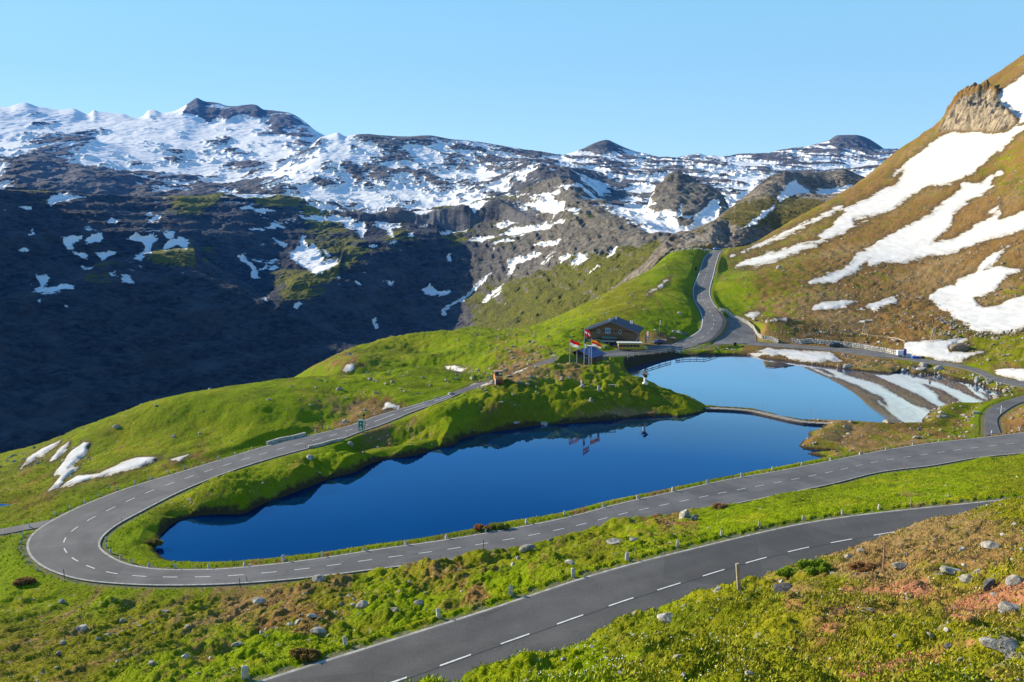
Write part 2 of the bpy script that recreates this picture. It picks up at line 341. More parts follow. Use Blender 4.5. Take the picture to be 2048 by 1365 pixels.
CYY = [ # px, py, Y
 (654,724,282),(705,702,310),(739,687,325),(773,678,335),(842,673,345),(876,671,352),(910,662,372),(941,656,385),(978,659,372),(1013,657,360),(1050,655,362),(700,735,262),(760,720,280),(840,720,270),(800,700,305),(900,715,268),(900,690,300),(960,690,285),(1000,680,300),
 (960,725,240),(1040,700,250),(1080,680,270),(1100,660,300),(1099,648,338),(1140,629,340),(1185,603,352),(1240,571,372),(1300,541,395),(1340,507,428),(1370,501,438),(1400,500,440),(1140,660,262),(1160,640,290),(1200,650,272),(1200,630,295),(1250,620,292),(1300,580,335),(1330,540,380),(1350,600,312),(1370,560,350),(1385,520,405),
 (1240,690,262),(1290,660,268),(1340,650,278),(1380,640,290),(1320,678,262),(1360,665,273),(1300,640,280),
 # right-hand slope
 (1440,500,446),(1455,503,440),(1470,560,350),(1500,640,272),(1540,662,262),(1600,676,258),(1680,680,256),(1750,684,254),(1527,486,455),(1561,465,475),(1596,437,490),(1648,409,505),(1699,378,520),(1737,351,535),(1765,330,545),(1802,302,550),(1837,282,545),(1885,249,530),(1914,207,525),(1937,188,515),(1975,168,505),(2011,149,500),(2046,131,490),(2150,80,470),(2300,10,440),(2400,-40,420),
 (1500,560,345),(1600,600,310),(1700,600,305),(1800,600,300),(1900,600,290),(2000,600,270),(1600,520,380),(1700,500,385),(1800,450,400),(1900,400,410),(2000,350,405),(2046,300,400),(1800,380,465),(1900,330,460),(1980,262,445),(2046,250,415),(1900,500,345),(2000,450,345),(2046,500,305),(2046,400,350),(1700,440,440),(1600,470,435),
 (1700,650,272),(1800,655,262),(1900,650,256),(2000,640,250),(2048,640,244),(2250,600,230),(2300,500,270),(2250,300,360),(2250,150,430),(1850,690,240),(1950,700,228),(2048,700,215),(2250,700,190),(2048,745,200),
 # foreground bank
 (961,1390,25),(1008,1338,27),(1086,1311,29.5),(1164,1297,30.5),(1242,1268,31.5),(1281,1250,32.5),(1330,1222,33),(1373,1203,33.5),(1475,1181,34),(1556,1152,35.5),(1683,1112,39),(1757,1084,42),(1811,1064,44),(1866,1038,47),(1921,1020,50),(2012,1005,53),(2100,985,55),(2300,960,50),
 (1100,1365,22),(1300,1365,17.5),(1500,1365,13.5),(1750,1365,11),(2048,1365,9),(2300,1365,8),(1300,1290,25),(1500,1270,22),(1700,1230,23),(1900,1180,24),(2048,1150,23),(1600,1190,29),(1750,1140,31),(1900,1090,34),(2048,1050,38),(2048,1250,15),(1800,1290,16),(1250,1330,22),(2300,1150,20),
]
CW = [(0,0,37.8),(0,4,37),(-12,4,34),(-14,15,27),(-10,24,22),(10,2,38),(20,5,37.5),(-30,20,18.5),(40,20,36),(60,30,33),(-60,20,14),(-100,40,9),
 # land falling away behind the skyline of the near ground
 (-150,230,-45),(-110,240,-30),(-80,250,-25),(-50,250,-14),(-20,235,-8),(-200,200,-40),(-260,260,-90),(-180,330,-110),(-120,330,-60),(-90,380,-70),(-60,420,-60),(-20,430,-50),(0,420,-40),(20,420,-30),(60,440,-10),(30,460,-35),(-150,450,-140),(-300,400,-160),(-300,550,-190),(-100,560,-150),(0,540,-90),(60,520,-45),
 (90,480,8),(120,480,20),(150,540,15),(120,560,-5),(200,600,30),(300,620,60),(380,620,110),(480,620,150),(250,560,62),(320,570,108),(100,640,-20),
 (-500,300,-150),(-560,600,-235),(-400,650,-240),(-200,640,-225),(-50,640,-180),(40,600,-90),(60,690,-80),(-400,450,-200),(-500,150,-70),(-550,20,-30),(-300,690,-240),(-560,690,-250),(-220,120,-8),(-300,160,-40),(-200,80,2),(-160,150,-4)]
pz = np.array(CZ); py_ = np.array(CYY)
P3 = np.vstack([atz(pz[:, 0], pz[:, 1], pz[:, 2]), aty(py_[:, 0], py_[:, 1], py_[:, 2]), np.array(CW, float)])
for (L, Rr), dz in ROADS:                                # the roads themselves carry the surface
    k = max(1, len(L)//max(4, int(len(L)*1.2/14)))
    P3 = np.vstack([P3, (L+Rr)[::k]/2-[0, 0, .1]])
for lk in LAKES:
    P3 = np.vstack([P3, np.c_[lk[::3], np.zeros(len(lk[::3]))+.1]])
# drop near-duplicates
keep = []
for i in range(len(P3)):
    if all((P3[i, 0]-P3[j, 0])**2+(P3[i, 1]-P3[j, 1])**2 > max(.5, (P3[i, 1]*.0045)**2) for j in keep): keep.append(i)
P3 = P3[keep]
SC = 100.0
def _tps(P, lam):
    X = P[:, :2]/SC; n = len(X)
    r2 = ((X[:, None]-X[None])**2).sum(-1); K = np.where(r2 > 0, .5*r2*np.log(r2+1e-20), 0)
    A = np.zeros((n+3, n+3)); A[:n, :n] = K+lam*np.eye(n); A[:n, n] = 1; A[:n, n+1:] = X; A[n, :n] = 1; A[n+1:, :n] = X.T
    s = np.linalg.solve(A, np.r_[P[:, 2], 0, 0, 0]); return X, s
TX, TS = _tps(P3, 5e-5)
def tps(x, y):
    out = np.full(x.shape, TS[-3])+TS[-2]*x/SC+TS[-1]*y/SC
    xs = x/SC; ys = y/SC
    for (a, b), w in zip(TX, TS[:-3]):
        r2 = (xs-a)**2+(ys-b)**2+1e-12; out += w*.5*r2*np.log(r2)
    return out
GX0, GX1, GY0, GY1, GS = -560., 620., -24., 700., 1.25
gx = np.arange(GX0, GX1+GS, GS); gy = np.arange(GY0, GY1+GS, GS)
GG = tps(*np.meshgrid(gx, gy)).astype(np.float32)
def base_z(x, y):
    u = np.clip((x-GX0)/GS, 1, len(gx)-3.001); v = np.clip((y-GY0)/GS, 1, len(gy)-3.001)
    i = u.astype(int); j = v.astype(int); u = (u-i).astype(np.float32); v = (v-j).astype(np.float32)
    def w(t): return (-.5*t+t*t-.5*t**3, 1-2.5*t*t+1.5*t**3, .5*t+2*t*t-1.5*t**3, -.5*t*t+.5*t**3)
    wu, wv = w(u), w(v); out = np.zeros(x.shape, np.float32)
    for b in range(4):
        r = np.zeros(x.shape, np.float32)
        for a in range(4): r += wu[a]*GG[j+b-1, i+a-1]
        out += wv[b]*r
    return out
def road_dist(x, y):
    """smallest distance to any road surface and that road's height"""
    D = np.full(x.shape, 99., np.float32); Z = np.zeros(x.shape, np.float32)
    for (L, Rr), dz in ROADS:
        c = (L+Rr)/2; hw = np.linalg.norm((L-Rr)[:, :2], axis=1)/2
        m = (x > c[:, 0].min()-12) & (x < c[:, 0].max()+12) & (y > c[:, 1].min()-12) & (y < c[:, 1].max()+12)
        idx = np.nonzero(m)[0]
        for s in range(0, len(c), 24):                     # blocks along the road keep the search small
            e = min(len(c), s+25); cb = c[s:e]; pad = hw[s:e].max()+6
            q = idx[(x[idx] > cb[:, 0].min()-pad) & (x[idx] < cb[:, 0].max()+pad) & (y[idx] > cb[:, 1].min()-pad) & (y[idx] < cb[:, 1].max()+pad)]
            if q.size == 0: continue
            for k0 in range(0, q.size, 200000):
                qq = q[k0:k0+200000]
                # distance to each cross-section segment L-R
                best = np.full(qq.size, 1e9, np.float32); zz = np.zeros(qq.size, np.float32)
                for k in range(s, e):
                    ax, ay = L[k, :2]; ex, ey = Rr[k, 0]-ax, Rr[k, 1]-ay; l2 = ex*ex+ey*ey
                    px = x[qq]-ax; pyy = y[qq]-ay; t = np.clip((px*ex+pyy*ey)/l2, 0, 1)
                    d2 = (px-t*ex)**2+(pyy-t*ey)**2
                    w = d2 < best; best[w] = d2[w]; zz[w] = c[k, 2]
                d = np.maximum(np.sqrt(best)-.6, 0); w = d < D[qq]; D[qq[w]] = d[w]; Z[qq[w]] = zz[w]
    return D, Z
def ground(X, Y, detail=True, parts=False):
    x = np.asarray(X, np.float32).ravel(); y = np.asarray(Y, np.float32).ravel()
    z = base_z(x, y)
    D, RZ = road_dist(x, y)
    sh = np.full(x.shape, -99., np.float32)
    wob = 1.1*fbm(x, y, 7.0, 3, 5)
    for lk in LAKES: sh = np.maximum(sh, poly_sdf(x, y, lk, 30))
    px, py = project(x, y, z)
    if detail:
        dist = np.hypot(x, y)
        smooth = field(px, py, [(600,800,.3),(850,770,.35),(300,880,.5),(500,850,.4),(700,830,.7),(450,800,.3),(150,930,.6),(1330,620,.45),(1380,560,.35),(1700,960,.6),(1500,1010,.8),(100,1120,.7),(700,930,1.3),(1000,820,1.5),(1200,790,1.6),(300,1250,1.4),(700,1200,1.6),(900,1150,1.7),(1200,1090,1.2),(1700,500,.8),(1900,300,1.0),(1600,600,.8),(1900,640,1.3),(2000,700,1.2),(1850,870,.6),(1500,1250,1.1),(1800,1150,1.2),(800,700,.9),(900,690,.9),(1700,870,.5),(2000,850,.8),(1250,1330,1.2),(450,1000,1.2)])
        kn = np.exp(-((px-850)/170)**2-((py-700)/38)**2); z = z+kn*7.0*fbm(x, y, 42., 2, 151)*sstep(1, 12, D)
        k2 = np.exp(-((px-520)/280)**2-((py-855)/55)**2)*sstep(1, 9, D); z = z-k2*2.6*np.maximum(fbm(x+y*.6, y*.8-x*.3, 34., 3, 161, ridged=True)-.15, 0)+k2*1.2*fbm(x, y, 24., 2, 163)
        h = .55*fbm(x, y, 16., 3, 11)+.75*fbm(x, y, 6.5, 3, 21, billow=True)+.26*fbm(x, y, 2.2, 3, 31, billow=True)
        h += np.where(dist < 90, 1, 0)*(.12*fbm(x, y, .8, 2, 41, billow=True)+.30*(fbm(x*.8, y, 3.4, 3, 43, billow=True)-.12)*sstep(60, 40, y))
        # lumpier ground on the far slopes, gullies down the fall line
        far = sstep(200, 420, y); h += far*(1.6*fbm(x*1.0, y, 38., 3, 51)+.5*fbm(x*1.6+y*.5, y*.6, 9., 3, 61, ridged=True))
        z = z+h*smooth*(1-sstep(.2, -2.5, -D)*0)*sstep(.3, 4.0, D)*np.where(sh > 0, .2, sstep(0, 5, -sh)*.75+.25)
        # cliff on the right-hand skyline
        cl = poly_sdf(px, py, CLIFF, 60); cw = sstep(-4, 10, cl)
        z = z+cw*(9*fbm(x, y, 15., 4, 71, ridged=True)+2.5*fbm(x, y, 5., 3, 81, ridged=True))
    else: h = 0
    s2 = sh+wob*sstep(0, 3, D)*.8
    ins = s2 > 0
    near = np.clip((-s2-3.0)/6.0, 0, 60)
    z = np.where(ins, -.12-.30*np.minimum(s2, 8), np.maximum(z, .10+.42*np.minimum(-s2, 2.2)-np.where(-s2 > 3, near**1.5*2.0, 0)))
    z = np.where(~ins & (s2 > -2.5), np.minimum(z, .12+1.6*(-s2)), z)
    ss = poly_sdf(x, y, LAKE_S, 30); z = np.where(ss > -3, np.minimum(z, -1.0-.25*ss), z)
    w = 1-sstep(.35, 3.2, D)
    z = z*(1-w)+(RZ-.04)*w
    z = np.where(D < .3, np.minimum(z, RZ-.14), z)
    if parts: return z, D, s2
    return z
CLIFF = crop(*M4, [(1000,455),(1050,360),(1100,285),(1150,235),(1250,195),(1340,180),(1390,215),(1400,270),(1470,310),(1525,360),(1500,400),(1450,440),(1380,455),(1250,450),(1100,445)])
def hit(px, py, y0=6.0, y1=640.0):
    """where the line of sight through a photo pixel meets the near ground"""
    d = ray([px], [py])[0]; Y = y0*(y1/y0)**np.linspace(0, 1, 1400)
    P = d[None]*(Y/d[1])[:, None]+[0, 0, HC]
    g = ground(P[:, 0], P[:, 1]); b = np.nonzero(P[:, 2] < g)[0]
    i = b[0] if len(b) else int(np.argmin(np.where(Y > 12, P[:, 2]-g, 1e9)/Y))
    return Vector((P[i, 0], P[i, 1], float(g[i])))
def gz(x, y): return float(ground(np.array([x]), np.array([y]))[0])

# ------------------------------------------------------------------ snow on the near ground
SN = [
 crop(*M4, [(1545,405),(1500,405),(1450,440),(1380,455),(1250,450),(1100,445),(1050,460),(1000,490),(930,545),(850,610),(780,670),(690,725),(740,715),(810,685),(790,720),(740,775),(690,790),(600,840),(500,890),(440,920),(420,960),(370,1000),(350,1035),(265,1085),(285,1110),(240,1130),(150,1135),(80,1160),(0,1190)])
 + crop(*M3, [(1000,790),(850,840),(775,880),(790,892),(900,885),(1000,860),(1150,800),(1200,790),(1300,740),(1450,670),(1550,620),(1480,640),(1475,615),(1520,600),(1600,590),(1700,545),(1800,480),(1900,420),(1960,410),(2033,400)])
 + crop(*M4, [(1160,750),(1250,690),(1380,590),(1430,540),(1500,470),(1545,445),(1700,330),(1900,200),(1900,100),(1700,300)]),
 crop(*M3, [(745,835),(760,812),(800,800),(900,760),(1000,710),(1150,640),(1250,600),(1330,550),(1410,520),(1420,540),(1350,580),(1250,620),(1150,680),(1050,720),(950,765),(850,795),(780,820)]),
 crop(*M4, [(1700,860),(1545,935),(1480,960),(1430,985),(1380,985),(1395,940),(1370,935),(1400,880),(1330,930),(1290,950),(1310,960),(1390,950),(1230,1030),(1100,1110),(1000,1130),(970,1130),(1080,1050),(1110,990),(1100,960),(1130,940),(1200,890),(1330,810),(1360,750),(1420,710),(1410,675),(1360,710),(1280,760),(1220,770),(1150,760),(1150,800),(1100,840),(950,960),(800,1040),(650,1120),(600,1160),(500,1210),(470,1260),(420,1290)])
 + crop(*M3, [(1460,860),(1400,900),(1340,915),(1290,910),(1320,930),(1240,950),(1215,975),(1230,980),(1350,975),(1450,930),(1520,890),(1500,895),(1560,850),(1560,880),(1650,870),(1800,855),(1900,830)])
 + crop(*M4, [(930,1230),(1100,1200),(1200,1170),(1300,1120),(1480,1080),(1545,1050),(1800,960)]),
 crop(*R6, [(2300,-60),(2048,0),(1900,-20),(1780,0),(1640,55),(1610,90),(1500,120),(1450,170),(1435,195),(1500,215),(1510,250),(1560,270),(1620,310),(1700,360),(1760,395),(1900,405),(2048,380),(2300,360),(2300,140),(2048,165),(1950,190),(1880,230),(1800,240),(1760,230),(1740,180),(1850,150),(1900,100),(1940,50),(2048,5)]),
 crop(*M4, [(1460,1155),(1330,1215),(1250,1290),(1240,1320),(1130,1365),(1200,1390),(1290,1335),(1330,1290),(1400,1220)]),
 crop(*M4, [(1380,215),(1450,160),(1540,95),(1700,0),(1900,-60),(1900,60),(1700,330),(1545,400),(1500,400),(1525,360),(1470,310),(1400,270),(1380,240)]),
 crop(*R6, [(680,262),(720,230),(790,205),(900,195),(1020,200),(1000,215),(850,250),(760,262)]),
 crop(*R6, [(985,255),(1050,225),(1130,190),(1245,155),(1250,205),(1160,235),(1100,262),(1080,240)]),
 crop(*R6, [(970,340),(1030,318),(1110,315),(1030,338)]), crop(*R6, [(280,290),(320,272),(390,268),(340,308)]), crop(*R6, [(395,325),(550,302),(545,318),(420,335)]),
 crop(*R6, [(1300,460),(1500,445),(1690,435),(1715,465),(1640,470),(1575,480),(1580,510),(1680,520),(1790,515),(1640,582),(1500,582),(1400,560),(1290,545)]),
 crop(*R6, [(300,530),(430,500),(560,500),(700,525),(820,525),(900,570),(740,590),(620,570),(500,540),(450,545),(330,545)]),
 crop(*R6, [(1840,625),(2048,620),(2300,610),(2300,730),(2048,710),(1950,690),(1880,660)]), crop(*R6, [(1840,745),(1920,755),(1915,772),(1860,765)]),
 crop(*R6, [(1350,605),(1440,615),(1430,640),(1370,635)]), crop(*R6, [(1350,658),(1500,662),(1590,690),(1560,700),(1400,672)]),
 crop(*M3, [(275,1045),(330,1000),(415,940),(420,945),(350,1010)]),
 crop(*C7, [(103,295),(140,240),(200,200),(300,155),(300,165),(220,230)]), crop(*C7, [(255,252),(290,205),(348,158),(350,185),(290,245)]),
 crop(*C7, [(240,408),(300,330),(270,325),(330,250),(370,200),(420,168),(458,170),(430,230),(340,300),(400,285),(330,345),(300,390)]),
 crop(*C7, [(290,400),(380,330),(500,315),(600,270),(680,245),(815,235),(760,270),(600,320),(450,355),(350,385)]), crop(*C7, [(850,248),(950,222),(900,258)]),
 crop(*C5, [(533,305),(570,270),(608,260),(600,290)]), crop(*C5, [(1140,277),(1270,285),(1240,302),(1200,300)]), crop(*C5, [(750,545),(800,490),(885,510),(870,522)]),
 crop(*C5, [(1250,413),(1340,365),(1310,390)]), crop(*C5, [(1345,388),(1430,348),(1430,365)]), crop(*C5, [(1510,320),(1630,272),(1560,315)]),
]
BROWN = [(1700,500,.72),(1900,560,.9),(1550,600,.6),(1450,600,.2),(1450,540,.45),(1500,520,.6),(1650,620,.75),(1800,640,.75),(2000,700,.4),(1900,740,.5),(2040,680,.3),(1650,700,.85),(1560,690,.7),(1900,300,.65),(2000,170,.7),(1950,185,.8),(1750,400,.7),(1650,440,.55),(2040,350,.55),(2000,440,.9),(1700,870,.75),(1800,870,.65),(2040,850,.8),(1980,800,.3),
 (1300,600,.35),(1350,650,0),(1380,560,.05),(1250,580,.3),(1150,650,.25),(1200,640,.3),(1330,680,.8),(1150,745,.55),(1250,740,.35),(1040,745,.75),(1000,780,.2),(1000,820,.35),(900,850,.35),(1150,845,.5),(1250,834,.95),(1100,805,.05),(1200,795,.05),(1260,805,.2),(1370,815,.2),(1000,850,.2),(500,800,.12),(300,850,.15),(160,900,.3),(200,960,.35),(400,920,.45),(740,820,.75),(850,770,.0),(900,740,.05),(700,760,.1),(780,700,.25),(690,725,.6),(100,1000,.4),(100,1120,0),(300,1070,0),(450,960,.2),(560,960,.35),(650,930,.3),
 (100,1250,.42),(300,1200,.42),(500,1195,.7),(700,1180,.5),(900,1160,.5),(200,1330,.4),(400,1260,.45),(960,1190,.7),(1100,1110,.3),(1250,1070,.3),(1300,1035,.6),(1500,1020,.1),(1700,970,0),(2000,940,.05),(1900,960,.2),(600,1300,0),(800,1240,0),(1000,1190,0),(100,1340,.35),(620,1250,.7),(1200,1340,.1),(1500,1250,.15),(1600,1150,.5),(1750,1120,.85),(1900,1060,.75),(2000,1200,.65),(1800,1300,.4),(1300,1300,.25),(1650,1200,.45),(1400,1260,.3),(1550,1320,.4),(1950,1330,.4)]
LUSH = [(1350,630,1),(1370,560,.8),(1250,600,.3),(1150,690,.8),(850,770,1),(600,790,.8),(450,820,.6),(300,880,.5),(800,690,.5),(900,720,.7),(100,1120,.95),(150,1150,.9),(250,1080,.95),(300,1100,1),(400,980,.55),(600,930,.6),(700,900,.8),(900,830,.7),(1100,770,.5),(1200,760,.55),(1350,800,.5),(1000,850,.1),(1250,830,0),(1600,1000,.95),(1800,970,.9),(1400,1050,.7),(1200,1100,.4),(1000,1180,1),(800,1240,1),(600,1310,1),(400,1350,1),(1300,1100,1),(1500,1050,1),(300,1250,.3),(600,1200,.2),(900,1140,.3),(100,1300,.2),(1700,500,.15),(1900,600,.0),(1450,570,.8),(1550,560,.35),(2000,740,.4),(1750,860,.3),(1500,1230,.3),(1300,1310,.45),(1100,1330,.7),(1700,1280,.35),(1800,1120,.05),(2000,1100,.1),(1600,1150,.3),(1850,1330,.35),(50,1010,.4),(500,1190,.3)]
PINK = [crop(*Q3, [(1040,480),(1250,470),(1500,440),(1560,500),(1440,545),(1350,520),(1200,500),(1050,505)]), crop(*Q3, [(740,570),(780,545),(840,560),(830,590),(760,600)]), crop(*Q3, [(970,620),(1050,590),(1110,600),(1040,625),(980,630)]),
        crop(*Q3, [(1610,590),(1750,540),(1900,470),(2048,440),(2200,520),(2048,600),(1900,590),(1750,660),(1640,640)]), crop(*Q3, [(940,700),(1000,670),(1040,680),(1000,720),(950,720)]), crop(*Q3, [(1050,960),(1250,930),(1400,860),(1600,820),(1560,890),(1400,930),(1280,1010),(1080,1010)]), crop(*Q3, [(1690,780),(1760,765),(1780,790),(1720,800)])]

def build_near():
    ncol = int(1350*QA); a = np.linspace(-.86, .86, ncol)
    ys = [2.5]
    while ys[-1] < 660: ys.append(ys[-1]+max(.05, min(.0034*ys[-1], 1.5))/QA)
    ys = np.array(ys); nr = len(ys)
    A, Yg = np.meshgrid(a, ys); X = (A*Yg).ravel().astype(np.float32); Y = Yg.ravel().astype(np.float32)
    z, D, sh = ground(X, Y, parts=True)
    px, py = project(X, Y, z)
    sn = np.full(X.shape, -60., np.float32); wq = np.clip(Y/200, .4, 1.3)
    wx = px+5*fbm(X, Y, 16, 3, 91)+2.5*fbm(X, Y, 4, 2, 93); wy = py+4*fbm(X, Y, 14, 3, 95)+1.5*fbm(X, Y, 4, 2, 97)
    for p in SN: sn = np.maximum(sn, poly_sdf(wx, wy, p, 30))
    m = sn > -3
    zs = ground(X[m], Y[m], detail=False); k = sstep(-2, 7, sn[m])*.85; z[m] = z[m]*(1-k)+zs*k
    # snow lies proud of the turf
    dist = np.hypot(X, Y)
    z = z+np.where(D > 1.0, sstep(-1.5, 5, sn)*(.12+.0006*dist), 0)
    pk = np.full(X.shape, -60., np.float32)
    for p in PINK: pk = np.maximum(pk, poly_sdf(px, py, p, 40))
    cl = poly_sdf(px, py, CLIFF, 60)
    V = np.stack([X, Y, z], 1)
    at = dict(snow=np.clip(sn/8.0, -3, 3), brown=field(px, py, BROWN), lush=np.maximum(field(px, py, LUSH), (1-sstep(.5, 3.5, D))*.75*(dist < 300)), pink=np.clip((pk+7)/20, -2, 2),
              cliff=np.clip(cl/12, -2, 2), shore=np.clip(-sh, -5, 20), verge=np.clip(D, 0, 6))
    return big_mesh("ground", V, grid_faces(nr, ncol), ground_mat(), at)

def ground_mat():
    b = NB("meadow_ground")
    n1 = b.noise(.12, 5, .6); n2 = b.noise(.9, 4, .65); n3 = b.noise(5.0, 4, .7); nst = b.noise(.35, 4, .65, stretch=(1, .35, 1, .5)); big = b.noise(.035, 3, .5)
    lush = b.attr('lush'); brown = b.attr('brown')
    olive = b.mix(b.ramp(n3, .3, .7), (.080, .085, .004), (.215, .210, .010))
    green = b.mix(b.ramp(n3, .3, .7), (.105, .155, .001), (.215, .290, .002))
    yel = b.mix(b.ramp(n3, .3, .7), (.20, .20, .006), (.36, .33, .015))
    fl = b.math('ADD', lush, b.math('MULTIPLY', b.math('SUBTRACT', n2, .5), 1.1))
    g = b.mix(b.ramp(fl, .25, .75), olive, green)
    g = b.mix(b.math('MULTIPLY', b.ramp(n1, .48, .68), .6), g, yel)
    g = b.mix(b.math('MULTIPLY', b.ramp(b.noise(.07, 5, .65), .50, .66), .55), g, (.060, .072, .006))
    g = b.mix(b.math('MULTIPLY', b.ramp(b.noise(.45, 4, .7), .56, .70), .45), g, (.13, .11, .02))
    br = b.mix(b.ramp(n3, .3, .7), (.100, .055, .014), (.335, .190, .062))
    tan = b.mix(b.ramp(n2, .3, .7), (.22, .15, .060), (.36, .27, .13))
    br = b.mix(b.math('MULTIPLY', b.ramp(big, .45, .65), .45), br, tan)
    fb = b.math('ADD', brown, b.math('ADD', b.math('MULTIPLY', b.math('SUBTRACT', nst, .5), 1.5), b.math('MULTIPLY', b.math('SUBTRACT', n2, .5), .6)))
    c = b.mix(b.ramp(fb, .38, .72), g, br)
    # bare earth and stones
    vor = b.n("ShaderNodeTexVoronoi"); vor.inputs['Scale'].default_value = .9; b.l(b.pos(), vor.inputs['Vector'])
    st = b.math('MULTIPLY', b.math('LESS_THAN', vor.outputs['Distance'], .17), b.ramp(b.math('ADD', n1, b.math('MULTIPLY', brown, .25)), .60, .72))
    c = b.mix(st, c, (.32, .29, .24))
    # pink alpine flowers
    pk = b.math('ADD', b.attr('pink'), b.math('MULTIPLY', b.math('SUBTRACT', n3, .5), 2.2))
    c = b.mix(b.math('MULTIPLY', b.ramp(pk, -.1, .7), .75), c, (.40, .17, .10))
    # lake margin
    sh = b.math('ADD', b.attr('shore'), b.math('MULTIPLY', b.math('SUBTRACT', n2, .5), 1.6))
    c = b.mix(b.ramp(sh, .9, .2), c, (.055, .042, .020))
    # rock face
    rk = b.mix(b.ramp(b.noise(.35, 6, .75, stretch=(1, 1, .5)), .35, .65), (.075, .060, .045), (.46, .37, .25))
    c = b.mix(b.ramp(b.math('ADD', b.attr('cliff'), b.math('MULTIPLY', b.math('SUBTRACT', n2, .5), 1.2)), -.1, .25), c, rk)
    # snow
    sf = b.math('ADD', b.attr('snow'), b.math('ADD', b.math('MULTIPLY', b.math('SUBTRACT', b.noise(.22, 6, .75, stretch=(1, .45, 1, .5)), .5), 3.4), b.math('MULTIPLY', b.math('SUBTRACT', n3, .5), .5)))
    sm = b.ramp(sf, .04, .12)
    sc = b.mix(b.ramp(b.noise(.4, 5, .6, stretch=(1, .3, 1, .6)), .3, .75), (.56, .55, .53), (.71, .70, .69))
    sc = b.mix(b.ramp(sf, .9, .08), sc, (.46, .43, .38))
    c = b.mix(b.math('MULTIPLY', b.ramp(sf, -1.3, -.05), .75), c, (.11, .075, .035))
    vg = b.math('ADD', b.attr('verge'), b.math('MULTIPLY', b.math('SUBTRACT', n2, .5), 1.4))
    c = b.mix(b.math('MULTIPLY', b.ramp(vg, .22, -.02), .8), c, b.mix(n3, (.11, .10, .06), (.24, .21, .15)))
    c = b.mix(sm, c, sc)
    h = b.math('ADD', b.math('MULTIPLY', n3, .35), b.math('MULTIPLY', b.noise(1.6, 5, .7), 1.0))
    bp = b.bump(h, .9, .32)
    bs = b.n("ShaderNodeMath"); bs.operation = 'SUBTRACT'; bs.inputs[0].default_value = 1.0; b.l(b.math('MULTIPLY', sm, .82), bs.inputs[1])
    b.l(bs.outputs[0], bp.inputs['Strength'])
    return b.fin(c, .95, bp, spec=.04)
# ------------------------------------------------------------------ mountains beyond the near ground
def ln(*pts): return ('p', list(pts))            # seen line: (px, py, distance)
def hd(*pts): return ('h', list(pts))            # hidden line: (px, distance, height)
def line_eval(L, a):
    k, pts = L; P = np.array(pts, float)
    if k == 'p': W = aty(P[:, 0], P[:, 1], P[:, 2])
    else: W = np.stack([(P[:, 0]-CX)/F*P[:, 1], P[:, 1], P[:, 2]], 1)
    aa = W[:, 0]/W[:, 1]; o = np.argsort(aa)
    return np.interp(a, aa[o], W[o, 1]), np.interp(a, aa[o], W[o, 2])
SNOWD = [(440,246,.9),(520,248,.85),(380,236,.95),(600,248,.6),(345,224,.97),(360,215,.9),(20,240,.97),(150,240,.97),(250,250,.95),(330,260,.95),(20,290,.9),(385,215,.15),(420,230,.15),(460,225,.15),(510,225,.15),(400,260,.97),(470,250,.8),(560,240,.2),(600,262,.3),(560,280,.8),(600,300,.6),(300,300,.85),(100,292,.3),(165,282,.3),(200,300,.85),(50,330,.12),(80,360,.02),(170,350,.08),(250,335,.55),(330,330,.62),(420,320,.8),(500,320,.55),(300,365,.35),(400,350,.5),(480,350,.4),(250,380,.12),(400,380,.25),(500,378,.3),(550,350,.7),(30,300,.7),
 (640,300,.93),(620,330,.9),(680,290,.9),(690,340,.6),(660,350,.65),(740,300,.9),(760,278,.25),(720,330,.6),(790,300,.35),(840,300,.7),(860,340,.5),(900,310,.35),(930,330,.6),(860,282,.4),(950,300,.6),(990,310,.4),(1000,340,.5),(1020,320,.55),(960,360,.6),(900,380,.75),(800,380,.8),(740,400,.9),(850,410,.9),(950,405,.92),(680,400,.8),(640,390,.9),(720,370,.5),(780,350,.45),(830,360,.5),(620,410,.85),(560,415,.3),(700,425,.4),
 (1060,320,.5),(1100,330,.5),(1080,370,.35),(1060,400,.7),(1120,350,.3),(1130,315,.85),(1160,310,.7),(1185,293,.12),(1215,288,.1),(1240,296,.2),(1230,310,.6),(1300,325,.55),(1270,340,.6),(1200,335,.7),(1170,370,.75),(1140,390,.6),(1100,410,.85),(1060,430,.5),(1200,360,.35),(1240,380,.2),(1290,370,.85),(1270,400,.85),(1320,390,.3),(1300,410,.6),(1240,420,.6),(1210,440,.25),(1300,440,.8),(1355,370,.05),(1390,410,.02),(1370,440,.03),(1320,430,.45),(1330,455,.85),(1420,420,.95),(1410,450,.95),(1370,465,.85),(1440,440,.6),(1440,400,.4),(1420,350,.55),(1380,330,.6),(1480,330,.6),(1500,370,.7),(1520,350,.65),(1560,310,.6),(1560,345,.7),(1600,320,.55),(1640,330,.6),(1680,285,.03),(1720,280,.03),(1750,292,.1),(1700,315,.55),(1740,320,.6),(1780,310,.75),(1650,300,.4),(1700,340,.6),(1460,425,.75),(1480,390,.5),
 (150,470,0),(400,470,0),(600,470,0),(800,470,0),(900,480,0),(1000,470,.1),(1100,450,.2),(300,600,0),(600,600,0),(900,600,0),(1100,520,.15),(1200,480,.1),(1250,500,.05),(1200,560,0),(1000,560,0),(100,420,.1),(250,410,.05),(400,410,.05),(1300,490,.1),(800,435,.0),(0,700,0),(150,750,0),(0,900,0),(400,720,0),(600,700,0),(800,660,0),(-200,700,0),(-300,500,0),(900,620,0),(200,850,0),(1100,600,0),(1200,620,0),(900,440,.0),(1000,420,.1)]
